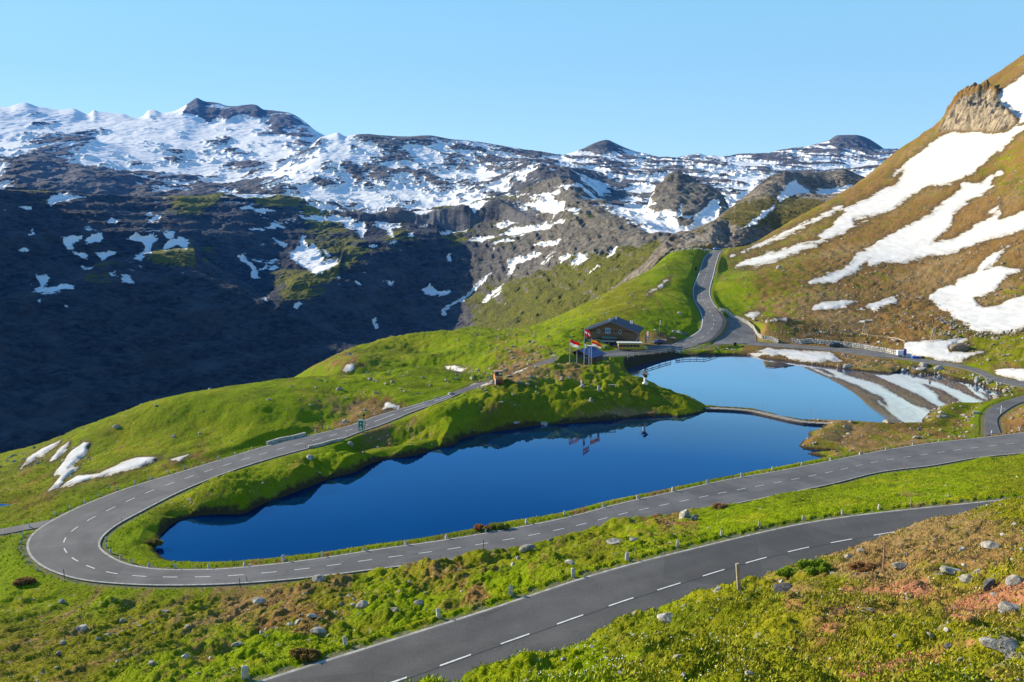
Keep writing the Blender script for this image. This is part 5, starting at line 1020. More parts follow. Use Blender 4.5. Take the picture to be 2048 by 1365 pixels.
def build_causeway():
    pts = [(1411,817),(1435,817.5),(1457,818.5),(1480,820),(1504,822.5),(1525,826.5),(1542,830.5),(1560,834.5),(1577,838.5),(1592,841.5),(1609,844.5),(1630,846),(1653,847.3),(1685,849.2),(1716,850.8),(1780,852.8),(1859,854),(1906,854.6),(1964,855)]
    a = np.array(pts); c = atz(a[:, 0], a[:, 1], np.full(len(a), .35))
    L, Rr = centre_strip(c, 1.5); L, Rr = resample(L, Rr, .5)
    root = empty("footbridge", (0, 0, 0)); tag(root, "long narrow plank causeway curving across the lake on dark supports", "footbridge")
    pl = mat("grey_planks", (.32, .28, .23), .9, .35, 2.5); dk = mat("wet_timber", (.05, .038, .028), .8, .3, 4)
    V = []; Fc = []
    for i in range(len(L)-1):                                      # each plank a little lower or higher than the next
        dz = .02*((i*7) % 3); t = .06; b0 = len(V)
        q = [L[i]*.94+L[i+1]*.06, L[i]*.06+L[i+1]*.94, Rr[i]*.06+Rr[i+1]*.94, Rr[i]*.94+Rr[i+1]*.06]
        V += [p+[0, 0, dz+t] for p in q]+[p+[0, 0, dz-t] for p in q]
        Fc += [(b0, b0+1, b0+2, b0+3), (b0+4, b0+7, b0+6, b0+5), (b0, b0+4, b0+5, b0+1), (b0+1, b0+5, b0+6, b0+2), (b0+2, b0+6, b0+7, b0+3), (b0+3, b0+7, b0+4, b0)]
    mesh_obj("deck", V, Fc, pl, root)
    for S in (L, Rr):
        mb = MB(); off = np.array([0, 0, -.22]); k = 4
        for i in range(0, len(S)-k, k): mb.beam(S[i]+off, S[i+k]+off, .14, .30)
        mb.build("side_beam", dk, root)
    mb = MB()
    for i in range(3, len(L)-2, 6):
        for S in (L, Rr): mb.tube([S[i]+[0, 0, -1.6], S[i]+[0, 0, -.1]], .1, 6)
    o = mb.build("piles", dk, root); o['kind'] = 'stuff'

def window(root, c, w, h, rot, fr, gl, name="window", d=.08, bars=True):
    """window unit in the wall plane; c centre, rot matrix whose X runs along the wall and -Y looks out"""
    M = rot; mb = MB(); c = Vector(c)
    for s in (-1, 1):
        mb.box(c+M@Vector((s*w/2, 0, 0)), (.12, d, h+.12), M=M); mb.box(c+M@Vector((0, 0, s*h/2)), (w-.12, d, .12), M=M)
    if bars: mb.box(c+M@Vector((0, 0, 0)), (.06, d*.8, h-.12), M=M)
    f = mb.build(name, fr, root)
    MB().box(c+M@Vector((0, .01, 0)), (w-.1, .03, h-.1), M=M).build("pane", gl, f)
    return f

def build_chalet():
    A = atz([1174], [694], [1.25])[0]; B = atz([1271], [698], [1.25])[0]
    a = math.atan2(B[1]-A[1], B[0]-A[0]); M3x = Matrix.Rotation(a, 3, 'Z'); Wd = float(np.linalg.norm((B-A)[:2])); D = 11.0; He = 5.6; Hr = He+2.95
    root = empty("chalet", (A[0], A[1], 1.15), a); tag(root, "large brown timber mountain inn with a dark blue gabled roof beside the lake", "chalet")
    wood = NB("chalet_wood"); n = wood.noise(1.5, 4, .6, stretch=(1, 1, 7)); wm = wood.fin(wood.mix(wood.ramp(n, .3, .7), (.10, .055, .028), (.25, .15, .08)), .85, wood.bump(n, .6, .05))
    stone = mat("rough_plaster", (.42, .35, .26), .9, .25, 1.5); dark = mat("dark_timber", (.055, .032, .02), .8, .3, 3); gl = mat("window_glass", (.03, .06, .12), .12, .1, 1, spec=.8); wf = mat("white_frame", (.55, .52, .46), .7, .15, 4)
    I3 = Matrix.Identity(3)
    MB().box((Wd/2, D/2, 1.3), (Wd, D, 3.1)).build("ground_floor_wall", stone, root)
    up = MB(); ol = [(0, 2.85), (Wd, 2.85), (Wd, He), (Wd/2, Hr-.1), (0, He)]; up.prism(ol, -.12, D+.12); up.build("upper_wall", wm, root)
    rf = mat("blue_slate_roof", (.012, .018, .048), .6, .3, 1.2, spec=.25); mb = MB(); ov = 1.25; slope = (Hr-He)/(Wd/2)
    for s in (-1, 1):
        x0 = Wd/2; x1 = Wd/2+s*(Wd/2+ov); z1 = Hr-slope*(Wd/2+ov)
        mb.prism([(x0, Hr), (x1, z1), (x1, z1+.22), (x0, Hr+.22)], -1.6, D+1.2)
    ro = mb.build("roof", rf, root)
    for s in (-1, 1):                                              # pale bargeboards along the front gable
        x1 = Wd/2+s*(Wd/2+ov); z1 = Hr-slope*(Wd/2+ov)
        MB().beam((Wd/2, -1.68, Hr+.02), (x1, -1.68, z1+.02), .10, .34).build("bargeboard", mat("bargeboard_wood", (.20, .13, .08)), ro)
    for x, y in ((Wd/2+.6, 5.5), (Wd/2-.8, 1.0)): MB().box((x, y, Hr+.35), (.55, .55, 1.0)).build("chimney", mat("chimney_white", (.6, .58, .55)), ro)
    for x, y in ((Wd*.82, 9.0), (Wd*.86, 8.0)): MB().tube([(x, y, Hr-1.6), (x, y, Hr-.5)], .16, 8).build("roof_vent", mat("vent_metal", (.65, .65, .66), .4), ro)
    # balcony with a greenish front
    bl = MB().box((Wd*.5, -.65, 2.95), (Wd*.56, 1.1, .16)).build("balcony", dark, root)
    MB().box((Wd*.47, -1.16, 3.50), (Wd*.30, .06, .75)).build("banner", mat("green_banner", (.10, .20, .17), .8), bl)
    mb = MB(); mb.box((Wd*.5, -1.2, 3.95), (Wd*.56, .1, .1))
    for k in range(17): mb.box((Wd*.22+k*Wd*.56/16, -1.2, 3.48), (.06, .06, .9))
    mb.build("railing", dark, bl)
    for z, x0, x1 in ((2.78, 0, Wd), (He-.1, 0, Wd)): MB().box(((x0+x1)/2, -.17, z), (x1-x0, .1, .2)).build("beam", dark, root)
    for x in (.22, .40, .60, .80): window(root, (Wd*x, -.10, 1.6), 1.15, 1.15, I3, dark, gl)
    window(root, (Wd*.43, -.20, 5.55), 1.5, 1.7, I3, wf, mat("bright_glass", (.10, .25, .55), .1, .1, 1, spec=.8))
    for x in (.24, .68):                                            # two small round windows
        f = MB(); f.tube([(Wd*x, -.22, 5.3), (Wd*x, -.10, 5.3)], .55, 16).build("window", wf, root)
        f2 = [c for c in root.children][-1]; MB().tube([(Wd*x, -.26, 5.3), (Wd*x, -.20, 5.3)], .40, 16).build("pane", gl, f2)
    d = MB().box((Wd*.52, -.12, 1.05), (1.3, .1, 2.2)).build("door", dark, root); MB().box((Wd*.52+.45, -.2, 1.1), (.06, .08, .2)).build("handle", wf, d)
    MB().box((Wd*.47, -.9, 2.45), (Wd*.26, 1.5, .06), M=Matrix.Rotation(.25, 3, 'X')).build("awning", mat("pale_awning", (.52, .52, .48)), root)
    R90 = Matrix.Rotation(math.pi/2, 3, 'Z')
    for y in (2.5, 5.5, 8.5):
        window(root, (Wd+.06, y, 1.6), 1.1, 1.1, R90, dark, gl); window(root, (Wd+.10, y, 4.1), 1.1, 1.1, R90, wf, gl)
    for k in range(7): MB().tube([(.0, -.25, 3.0+k*.36), (-.55, -.25, 3.0+k*.36)], .12, 6).build("log_end", mat("log_wood", (.42, .32, .22)), root)
    # terrace furniture
    tb = mat("log_wood", (.42, .32, .22))
    for px, py, lab in ((1345,682,"wooden picnic table on the chalet's terrace, nearer the road"),(1327,684,"wooden picnic table on the chalet's terrace, nearer the building")):
        p = hit(px, py); t = empty("picnic_table", p, a+.3); tag(t, lab, "table", "picnic tables")
        MB().box((0, 0, .75), (2.0, .8, .07)).build("table_top", tb, t)
        for s in (-1, 1):
            MB().box((0, s*.75, .45), (2.0, .3, .06)).build("bench", tb, t)
            MB().beam((s*.7, -.75, 0), (s*.7, .1, .75), .09).beam((s*.7, .75, 0), (s*.7, -.1, .75), .09).build("leg", tb, t)

def build_shack():
    N = atz([1182], [731], [4.7])[0]; u = Vector((3.7, 5.5, 0)).normalized(); ang = math.atan2(u.y, u.x); Lr, Lf, H = 6.4, 6.6, 2.5
    # local X along the right-hand wall (away), local Y along the front-left wall
    root = empty("kiosk_hut", (N[0], N[1], 4.4), ang); tag(root, "small dark hut with a blue roof behind the flagpoles", "hut")
    wd = mat("brown_cladding", (.17, .085, .04), .85, .3, 3); dk = mat("dark_timber", (.055, .032, .02)); gl = mat("window_glass", (.03, .06, .12)); rf = mat("blue_metal_roof", (.045, .065, .20), .45, .15, 2, spec=.5)
    MB().box((Lr/2, Lf/2, H/2), (Lr, Lf, H+.4)).build("wall", wd, root)
    MB().prism([(-.05, 0), (.0, 0), (.0, H), (-.05, H)], .1, Lf-.1).build("front_cladding", dk, root)
    M = Matrix.Rotation(math.pi/2, 3, 'Z'); Hr = 1.5
    mb = MB()
    ol = [(0-.0, H), (Lf/2, H+Hr), (Lf, H)]
    for s in (-1, 1):
        y1 = Lf/2+s*(Lf/2+.6); z1 = H+Hr-(Hr/(Lf/2))*(Lf/2+.6)
        v = [(-.8, Lf/2, H+Hr), (Lr+.8, Lf/2, H+Hr), (Lr+.8, y1, z1), (-.8, y1, z1)]
        mb.add(v+[(x, y, z+.14) for x, y, z in v], [(0, 1, 2, 3), (4, 7, 6, 5), (0, 4, 5, 1), (1, 5, 6, 2), (2, 6, 7, 3), (3, 7, 4, 0)])
    ro = mb.build("roof", rf, root)
    MB().box((Lr+.3, Lf/2-.2, H+Hr+.17), (1.1, 3.0, .08)).build("snow_guard", mat("white_metal", (.6, .6, .62)), ro)
    mb = MB(); mb.add([(0.02, 0, H), (0.02, Lf, H), (0.02, Lf/2, H+Hr)], [(0, 1, 2)]); mb.add([(Lr-.02, 0, H), (Lr-.02, Lf, H), (Lr-.02, Lf/2, H+Hr)], [(0, 2, 1)]); mb.build("gable", dk, root)
    Rw = Matrix.Rotation(-math.pi/2, 3, 'Z')
    for y in (1.2, 4.9): window(root, (-.09, y, 1.5), 1.1, 1.4, Rw, mat("white_frame", (.55, .52, .46)), gl)
    w = MB().box((-.08, 3.0, 1.6), (.06, 1.3, 1.7)).build("display_panel", mat("blue_panel", (.05, .10, .35), .4), root)
    mb = MB(); mb.box((-.13, 3.0, 1.9), (.03, .7, .18)).box((-.13, 2.8, 1.45), (.03, .18, .7)).box((-.13, 3.2, 1.45), (.03, .18, .7)); mb.build("emblem", mat("pale_emblem", (.6, .68, .8)), w)
    d = MB().box((2.2, -.04, 1.05), (1.0, .06, 2.1)).build("door", dk, root); MB().box((2.55, -.09, 1.05), (.05, .05, .18)).build("handle", mat("white_metal", (.6, .6, .62)), d)
    for x in (3.9, 5.3): window(root, (x, -.04, 1.5), .9, .8, Matrix.Identity(3), dk, gl)

def flag_mesh(name, stripes, w, h, drop, parent, ox, oz, seed=0, emblem=None):
    """cloth held at the pole along X=ox, streaming to +X and sagging by drop"""
    nx, nz = 16, 12; V = []; Fc = []; mi = []
    for j in range(nz+1):
        for i in range(nx+1):
            u = i/nx; v = j/nz
            V.append((ox+.05+w*u*(1-.06*v), .16*math.sin(u*7+v*2+seed)*u*w*.5, oz-h*v*(1-.10*u)-drop*u**1.15+.05*math.sin(u*9+seed)))
    k = nx+1
    for j in range(nz):
        for i in range(nx):
            Fc.append((j*k+i, j*k+i+1, (j+1)*k+i+1, (j+1)*k+i)); mi.append(min(len(stripes)-1, int((j+.5)/nz*len(stripes))))
    o = mesh_obj(name, V, Fc, None, parent, True)
    for m in stripes: o.data.materials.append(m)
    o.data.polygons.foreach_set('material_index', mi)
    sm = o.modifiers.new("thickness", 'SOLIDIFY'); sm.thickness = .02
    return o
def cloth(name, col):
    b = NB(name); m = b.fin(b.mix(b.noise(3, 3), tuple(c*.94 for c in col), col), .8, spec=.1)
    t = b.n("ShaderNodeBsdfTranslucent"); t.inputs[0].default_value = (*col, 1); a = b.n("ShaderNodeMixShader"); a.inputs[0].default_value = .55
    b.l(b.b.outputs[0], a.inputs[1]); b.l(t.outputs[0], a.inputs[2]); b.l(a.outputs[0], b.out.inputs[0]); return m
def build_flags():
    red = cloth("red_cloth", (.80, .02, .015)); wh = cloth("white_cloth", (.85, .85, .83)); ye = cloth("yellow_cloth", (.90, .50, .02)); bl = mat("flag_navy", (.05, .06, .16), .8, .1, 3)
    pm = mat("flagpole_metal", (.46, .40, .33), .5, .1, 2, spec=.5)
    Yd = 188.0; sc = Yd/F
    for px, top, bot, what in ((1139.5,678,731,'sal'),(1168,655,730,'aut'),(1182.5,678,733,'kar')):
        p = aty([px], [bot], [Yd])[0]; zg = gz(p[0], p[1]); H = (HC-(top-450)*sc)-zg
        root = empty("flagpole", (p[0], p[1], zg))
        MB().tube([(0, 0, -.4), (0, 0, H*.5), (0, 0, H)], [.085, .07, .045], 10).build("pole", pm, root)
        MB().tube([(0, 0, H), (0, 0, H+.06), (0, 0, H+.14)], [.05, .10, .02], 8).build("finial", pm, root)
        if what == 'sal':
            tag(root, "left flagpole with a red over white flag", "flagpole", "flagpoles on the mound"); flag_mesh("flag", [red, wh], 2.35, 1.5, 1.0, root, 0, H-.15, 1)
        elif what == 'aut':
            tag(root, "tallest middle flagpole with a red, white and red flag over a hanging dark one", "flagpole", "flagpoles on the mound")
            f = flag_mesh("flag", [red, wh, red], 1.45, 1.55, 1.0, root, 0, H-.25, 2)
            mb = MB(); mb.add([(.62, -.10, H-1.15), (.95, -.12, H-1.32), (.84, -.12, H-1.75), (.66, -.10, H-1.6)], [(0, 1, 2, 3)]); e = mb.build("emblem", mat("emblem_black", (.05, .04, .04)), f)
            flag_mesh("banner", [bl, wh], .42, 2.6, .1, root, 0, H-2.6, 3)
        else:
            tag(root, "right flagpole with a yellow, red and white flag", "flagpole", "flagpoles on the mound"); flag_mesh("flag", [ye, red, wh], 2.3, 1.35, 1.0, root, 0, H-.15, 4)
    for px, top, bot, lab in ((1153.5,704,731,"short bare white mast left of the tallest flagpole"),(1178,697,730,"short bare white mast right of the tallest flagpole")):
        p = aty([px], [bot], [Yd+1])[0]; zg = gz(p[0], p[1]); H = (HC-(top-450)*(Yd+1)/F)-zg
        o = MB().tube([(0, 0, -.3), (0, 0, H)], [.05, .04], 8).build("short_mast", mat("white_metal", (.6, .6, .62))); o.location = (p[0], p[1], zg); tag(o, lab, "mast", "short masts between the flagpoles")
    # banner by the yellow bus, and the pole on the slope behind
    p = hit(1290, 699); root = empty("banner_pole", p); tag(root, "upright pole with a tall red and white banner beside the yellow bus", "banner")
    MB().tube([(0, 0, -.2), (0, 0, 6.0)], [.06, .04], 8).build("pole", pm, root)
    o = flag_mesh("banner", [red], .35, 3.9, .1, root, 0, 5.8, 1); flag_mesh("banner", [wh], .55, 3.9, .1, root, .35, 5.7, 1)
    p = hit(1319, 668); root = empty("flagpole", p); tag(root, "thin pole with a furled white flag on the slope behind the chalet", "flagpole")
    MB().tube([(0, 0, -.2), (0, 0, 4.6)], [.05, .035], 8).build("pole", pm, root); flag_mesh("flag", [wh], .22, 1.7, .1, root, 0, 4.5, 2)

def wheel(root, x, y, r, w=.24):
    t = MB(); t.tube([(x, y-w/2, r), (x, y+w/2, r)], r, 18); o = t.build("wheel", mat("tyre_rubber", (.02, .02, .02), .8), root)
    MB().tube([(x, y-w/2-.02, r), (x, y+w/2+.02, r)], r*.55, 12).build("rim", mat("rim_metal", (.35, .35, .36), .4, .1, 3, metal=.6), o)
def car(name, loc, rz, col, lab, cat="car", L=4.3, W=1.75, H=1.45):
    root = empty(name, loc, rz); tag(root, lab, cat)
    paint = mat("car_paint_"+name, col, .3, .05, 1, spec=.6); gl = mat("car_glass", (.02, .025, .03), .08, .1, 1, spec=.8)
    h = L/2; prof = [(-h, .35), (-h+.05, .75), (-h+.35, .88), (-h+1.1, .95), (h-.9, .97), (h-.1, .85), (h, .6), (h-.02, .32)]
    bm = bmesh.new()
    def ext(pr, w0, w1, m, nm, par):
        V = []; n = len(pr); zs = [z for _, z in pr]; zmin, zmax = min(zs), max(zs)
        for s in (-1, 1):
            for x, z in pr: V.append((x, s*(w0+(w1-w0)*(z-zmin)/(zmax-zmin))/2, z))
        F_ = [tuple(range(n)), tuple(range(2*n-1, n-1, -1))]+[(i, n+i, n+(i+1) % n, (i+1) % n) for i in range(n)]
        o = mesh_obj(nm, V, F_, m, par); bv = o.modifiers.new("bevel", 'BEVEL'); bv.width = .06; bv.segments = 3
        return o
    bm.free()
    ext(prof, W*.98, W*.94, paint, "body", root)
    cab = [(-h+1.0, .93), (-h+1.65, H-.06), (-h+2.2, H), (h-1.2, H-.02), (h-.45, .95)]
    c = ext(cab, W*.92, W*.72, gl, "cabin_glass", root)
    rf = [(-h+1.62, H-.07), (-h+1.7, H+.01), (h-1.22, H+.0), (h-1.1, H-.08)]
    ext(rf, W*.74, W*.72, paint, "roof", root)
    for x in (-h+.8, h-.85):
        for s in (-1, 1): wheel(root, x, s*(W/2-.10), .32, .2)
    for s in (-1, 1):
        MB().box((-h+.02, s*W*.34, .68), (.08, .32, .14)).build("headlight", mat("lamp_glass", (.7, .7, .68), .2), root)
        MB().box((h-.02, s*W*.36, .72), (.08, .26, .16)).build("tail_light", mat("tail_red", (.4, .02, .02), .3), root)
        MB().box((-h+1.35, s*(W/2+.02), .95), (.12, .16, .12)).build("mirror", paint, root)
    MB().box((-h-.01, 0, .5), (.05, .9, .16)).build("grille", mat("grille_black", (.02, .02, .02)), root)
    return root

def build_vehicles():
    p = hit(1434, 500.5); car("car", (p.x, p.y, p.z+.05), R(200), (.05, .30, .75), "bright blue car at the top of the pass road", L=4.6)
    q = hit(1425, 500.5); car("white_car", (q.x-1.2, q.y+3.5, gz(q.x-1.2, q.y+3.5)+.05), R(180), (.65, .63, .62), "whitish car partly behind the blue car at the top of the pass road")
    p = hit(1671, 696); car("parked_car", (p.x, p.y+.6, p.z+.1), R(3), (.012, .013, .015), "black car parked on the gravel track against the long boulder wall", L=4.5)
    p = hit(1318, 690); car("dark_car", (p.x, p.y+1, p.z+.05), R(20), (.02, .03, .12), "dark blue car in the shade right of the chalet")
    # yellow bus
    c = atz([1264], [703], [1.5])[0]; root = empty("old_bus", (c[0], c[1], 1.52), R(-4)); tag(root, "yellow vintage bus with a white roof parked in front of the chalet", "bus")
    ye = mat("bus_yellow", (.50, .34, .03), .45, .12, 1.5, spec=.4); wh = mat("bus_white", (.72, .70, .66), .5, .1, 2); gl = mat("car_glass", (.02, .025, .03)); dk = mat("bus_black", (.02, .02, .02), .6)
    Lb, Wb = 7.2, 2.3
    o = MB().box((-.7, 0, 1.55), (Lb, Wb, 2.1)).build("body", ye, root); bv = o.modifiers.new("bevel", 'BEVEL'); bv.width = .12; bv.segments = 3
    o = MB().box((-.85, 0, 2.72), (Lb+.5, Wb+.2, .2)).build("roof", wh, root); bv = o.modifiers.new("bevel", 'BEVEL'); bv.width = .08; bv.segments = 3
    o = MB().box((3.65, 0, 1.15), (1.6, 1.7, 1.2)).build("bonnet", ye, root); bv = o.modifiers.new("bevel", 'BEVEL'); bv.width = .18; bv.segments = 4
    MB().box((4.5, 0, 1.1), (.08, .9, .9)).build("grille", dk, root)
    for s in (-1, 1):
        MB().tube([(4.35, s*.7, 1.1), (4.6, s*.7, 1.1)], .17, 12).build("headlight", wh, root)
        w = MB().box((-.9, s*(Wb/2+.01), 1.85), (6.3, .05, .75)).build("window_band", gl, root)
        mb = MB()
        for k in range(7): mb.box((-.9-3.15+k*1.05, s*(Wb/2+.04), 1.85), (.09, .05, .8))
        mb.build("window_frame", ye, w)
        MB().box((-.7, s*(Wb/2+.01), .62), (Lb-.3, .06, .16)).build("skirt", dk, root)
        for x in (-3.0, 3.4): wheel(root, x, s*(Wb/2-.16), .45, .28)
    MB().box((2.93, 0, 1.95), (.04, 1.9, .7)).build("windscreen", gl, root)
    MB().box((-4.32, 0, 1.7), (.05, 1.2, 1.5)).build("door", wh, root)
    p = hit(1237, 702); root = empty("advertising_board", p, .2); tag(root, "small red and white board standing at the rear of the yellow bus", "sign board")
    MB().box((0, 0, .95), (.8, .08, 1.0)).build("panel", mat("flag_red", (.70, .02, .02)), root); MB().box((0, -.05, .95), (.22, .03, .9)).build("stripe", mat("flag_white", (.8, .8, .78)), root)
    for s in (-1, 1): MB().box((s*.3, 0, .2), (.06, .06, .6)).build("leg", dk, root)
    # orange snow vehicle on the mound, seen from the front
    p = hit(997, 773); root = empty("snow_vehicle", (p.x, p.y+1.6, p.z+.05), R(8)); tag(root, "old orange snow-clearing truck displayed on the grassy mound", "snow truck")
    og = mat("faded_orange", (.62, .20, .04), .5, .2, 2, spec=.4); br = mat("rust_brown", (.16, .05, .03), .6, .3, 3); s_ = 1.0
    o = MB().box((0, .9, 1.3), (1.75, 2.6, 1.1)).build("body", og, root); bv = o.modifiers.new("bevel", 'BEVEL'); bv.width = .1; bv.segments = 3
    o = MB().box((0, .6, 2.25), (1.6, 1.5, 1.0)).build("cab", br, root); bv = o.modifiers.new("bevel", 'BEVEL'); bv.width = .1; bv.segments = 3
    MB().box((0, .6, 2.82), (1.8, 1.8, .12)).build("roof", mat("roof_tan", (.40, .24, .18)), root)
    w = MB().box((.32, -.16, 2.35), (.55, .05, .45)).build("windscreen", mat("bright_pane", (.65, .62, .55), .15, .1, 1, spec=.8), root); MB().box((-.36, -.16, 2.35), (.55, .05, .45)).build("windscreen", mat("car_glass", (.02, .025, .03)), root)
    MB().box((0, -.42, 1.78), (1.6, .1, .16)).build("hood_edge", mat("pale_orange", (.75, .45, .22)), root)
    dr = MB(); dr.tube([(-.75, -.65, .55), (.75, -.65, .55)], .42, 14); d = dr.build("blower_drum", br, root)
    MB().box((-.80, -.65, .75), (.12, .9, 1.3)).build("side_plate", mat("plate_white", (.68, .62, .60)), root); MB().box((.80, -.65, .75), (.12, .9, 1.2)).build("side_plate", og, root)
    for s in (-1, 1):
        for y in (.1, 1.8): t = MB(); t.tube([(s*.78-.14, y, .42), (s*.78+.14, y, .42)], .45, 16); t.build("wheel", mat("tyre_rubber", (.02, .02, .02)), root)
        MB().tube([(s*.55, -.45, 1.55), (s*.55, -.36, 1.55)], .12, 10).build("headlight", mat("lamp_glass", (.7, .7, .68)), root)
    # white stall
    p = hit(1808, 716); root = empty("market_stall", (p.x, p.y+.8, p.z+.05), R(-8)); tag(root, "white trailer stall with a purple panel beside the gravel track", "stall")
    wh2 = mat("stall_white", (.75, .75, .77), .5, .1, 2); o = MB().box((-.9, 0, 1.25), (1.7, 1.6, 1.5)).build("body", wh2, root); bv = o.modifiers.new("bevel", 'BEVEL'); bv.width = .12; bv.segments = 3
    MB().box((.35, -.2, 1.5), (.75, 1.2, 1.9)).build("panel", mat("purple_cloth", (.17, .09, .30)), root)
    for x in (1.0, 1.75): MB().tube([(x, -.5, .62), (x, .5, .62)], .52, 16).build("barrel", wh2, root)
    for s in (-1, 1): wheel(root, -.9, s*.7, .35, .2)
    MB().tube([(2.3, 0, .2), (2.7, .2, 1.4), (1.9, .2, 2.0), (1.1, .1, 1.4)], .05, 6).build("awning_frame", mat("dark_pole", (.07, .055, .045)), root)
    o = MB().box((0, 0, .35), (2.2, 1.1, .7)).build("cuboid", mat("blue_cuboid", (.03, .10, .42))); q = hit(1831, 718); o.location = q; tag(o, "low blue crate right of the white stall", "cuboid")  # low block in one even blue

def build_small():
    # wayside shrine
    p = hit(1290, 769); root = empty("wayside_shrine", p, R(10)); tag(root, "white wayside shrine with a small dark gabled roof at the lake end of the mound", "shrine")
    st = mat("whitewashed_stone", (.72, .70, .66), .9, .15, 3, bumpd=.02); dk = mat("shrine_shingle", (.045, .035, .04), .7, .3, 4)
    MB().box((0, 0, .1), (.95, .95, .5)).build("base", st, root); MB().box((0, 0, .95), (.48, .48, 1.3)).build("pillar", st, root)
    h = MB().box((0, 0, 1.85), (.85, .7, .6)).build("shrine_head", mat("shrine_wood", (.20, .14, .10)), root); MB().box((0, -.37, 1.85), (.5, .04, .4)).build("niche", mat("bus_black", (.02, .02, .02)), h)
    mb = MB()
    for s in (-1, 1): mb.prism([(0, 2.75), (s*.85, 2.05), (s*.85, 2.13), (0, 2.85)], -.65, .65)
    mb.build("roof", dk, root)
    p = hit(1197, 782); o = MB().box((0, 0, .55), (.55, .45, 1.3)).build("stone_pillar", rock_material("pillar_rock", (.2, .2, .2), (.45, .44, .42))); o.location = p; o.rotation_euler = (0, .06, .4)
    bv = o.modifiers.new("bevel", 'BEVEL'); bv.width = .07; bv.segments = 2; tag(o, "squat grey stone pillar on the path across the mound", "pillar")
    p = hit(1225, 776); r = empty("bench", p, .1); tag(r, "low pale bench on the mound between pillar and shrine", "bench"); m = mat("log_wood", (.42, .32, .22))
    MB().box((0, 0, .45), (2.0, .4, .08)).build("seat", m, r)
    for s in (-1, 1): MB().box((s*.75, 0, .18), (.12, .35, .45)).build("leg", m, r)
    p = hit(1356, 709); r = empty("bench", p, -.1); tag(r, "white bench standing in the gap of the lake railing", "bench"); m = mat("white_metal", (.6, .6, .62))
    MB().box((0, 0, .48), (1.4, .45, .08)).build("seat", m, r); MB().box((0, .2, .85), (1.4, .06, .4)).build("backrest", m, r)
    for s in (-1, 1): MB().box((s*.55, 0, .2), (.1, .4, .5)).build("leg", m, r)
    # green information sign and round sign behind it
    p = hit(722, 866); k = p.y/F; r = empty("information_sign", p); tag(r, "tall green information sign with white symbols beside the upper leg", "sign"); Hs = 27*k; ws = 9.5*k
    gm = mat("sign_green", (.01, .19, .11), .5, .08, 3); wm = mat("sign_white", (.78, .78, .76), .6)
    for s in (-1, 1): MB().tube([(s*ws*.45, .06, -.3), (s*ws*.45, .06, Hs*.9)], .05, 8).build("post", mat("green_post", (.10, .28, .20)), r)
    pn = MB().box((0, 0, Hs*.52), (ws, .06, Hs*.78)).build("panel", gm, r)
    MB().box((0, -.01, Hs*.95), (ws*1.05, .07, Hs*.13)).build("header", wm, pn)
    MB().tube([(0, -.05, Hs*.68), (0, -.035, Hs*.68)], ws*.17, 16).build("symbol", wm, pn)
    MB().add([(-ws*.24, -.045, Hs*.36), (ws*.24, -.045, Hs*.36), (0, -.045, Hs*.55)], [(0, 1, 2)]).build("symbol", mat("sign_pink", (.75, .45, .40)), pn)
    MB().box((0, -.04, Hs*.29), (ws*.62, .02, Hs*.09)).build("symbol", wm, pn); MB().box((0, -.04, Hs*.18), (ws*.6, .02, Hs*.04)).build("symbol", mat("sign_mint", (.35, .6, .5)), pn)
    q = hit(727.5, 864.5); r = empty("traffic_sign", (q.x, q.y+.5, q.z)); tag(r, "round red-rimmed traffic sign with a dark lamp on top, just behind the green sign", "sign")
    MB().tube([(0, 0, -.3), (0, 0, 2.9)], .05, 8).build("post", mat("dark_pole", (.07, .055, .045)), r)
    d = MB().tube([(0, -.08, 1.3), (0, -.04, 1.3)], .36, 20).build("disc", mat("flag_red", (.70, .02, .02)), r); MB().tube([(0, -.10, 1.3), (0, -.075, 1.3)], .25, 20).build("disc_face", wm, d)
    MB().tube([(-.02, 0, 2.75), (-.02, 0, 3.0), (-.02, 0, 3.2)], [.2, .26, .14], 10).build("lamp", mat("bus_black", (.02, .02, .02)), r)
    # boards by the pass road
    p = hit(1391.5, 545); r = empty("road_sign", p, .2); tag(r, "dark rectangular board on the left verge of the pass road", "sign")
    k = p.y/F; MB().box((0, 0, 6.5*k), (4.5*k, .08, 8*k)).build("panel", mat("bus_black", (.02, .02, .02)), r)
    for s in (-1, 1): MB().box((s*1.6*k, .06, 2*k), (.1, .06, 7*k)).build("leg", mat("dark_pole", (.07, .055, .045)), r)
    # waymark at the footpath
    p = hit(2001.5, 829); k = p.y/F; r = empty("signpost", p, .05); tag(r, "thin white signpost with a crossarm beside the footpath", "signpost")
    MB().tube([(0, 0, -.2), (0, 0, 18*k)], .055, 8).build("post", wm, r); MB().box((0, -.07, 12.2*k), (17*k, .04, .12)).build("arm", wm, r)
    # rubbish bin near the junction
    p = hit(1469.5, 693); o = MB().box((0, 0, .45), (.9, .7, .9)).box((0, 0, .95), (1.0, .8, .12)).build("litter_bin", mat("bin_dark", (.035, .035, .03))); o.location = p; tag(o, "dark litter bin at the corner of the road junction by the lake", "litter bin")
    p = hit(1163, 772); r = empty("cartwheel", p, .3); tag(r, "small old wheel lying against a stone on top of the mound", "wheel"); MB().tube([(-.1, 0, .45), (.1, 0, .45)], .5, 16).build("rim", mat("rim_grey", (.3, .3, .3)), r)
    MB().tube([(-.14, 0, .45), (.14, 0, .45)], .16, 10).build("hub", mat("bus_black", (.02, .02, .02)), r)

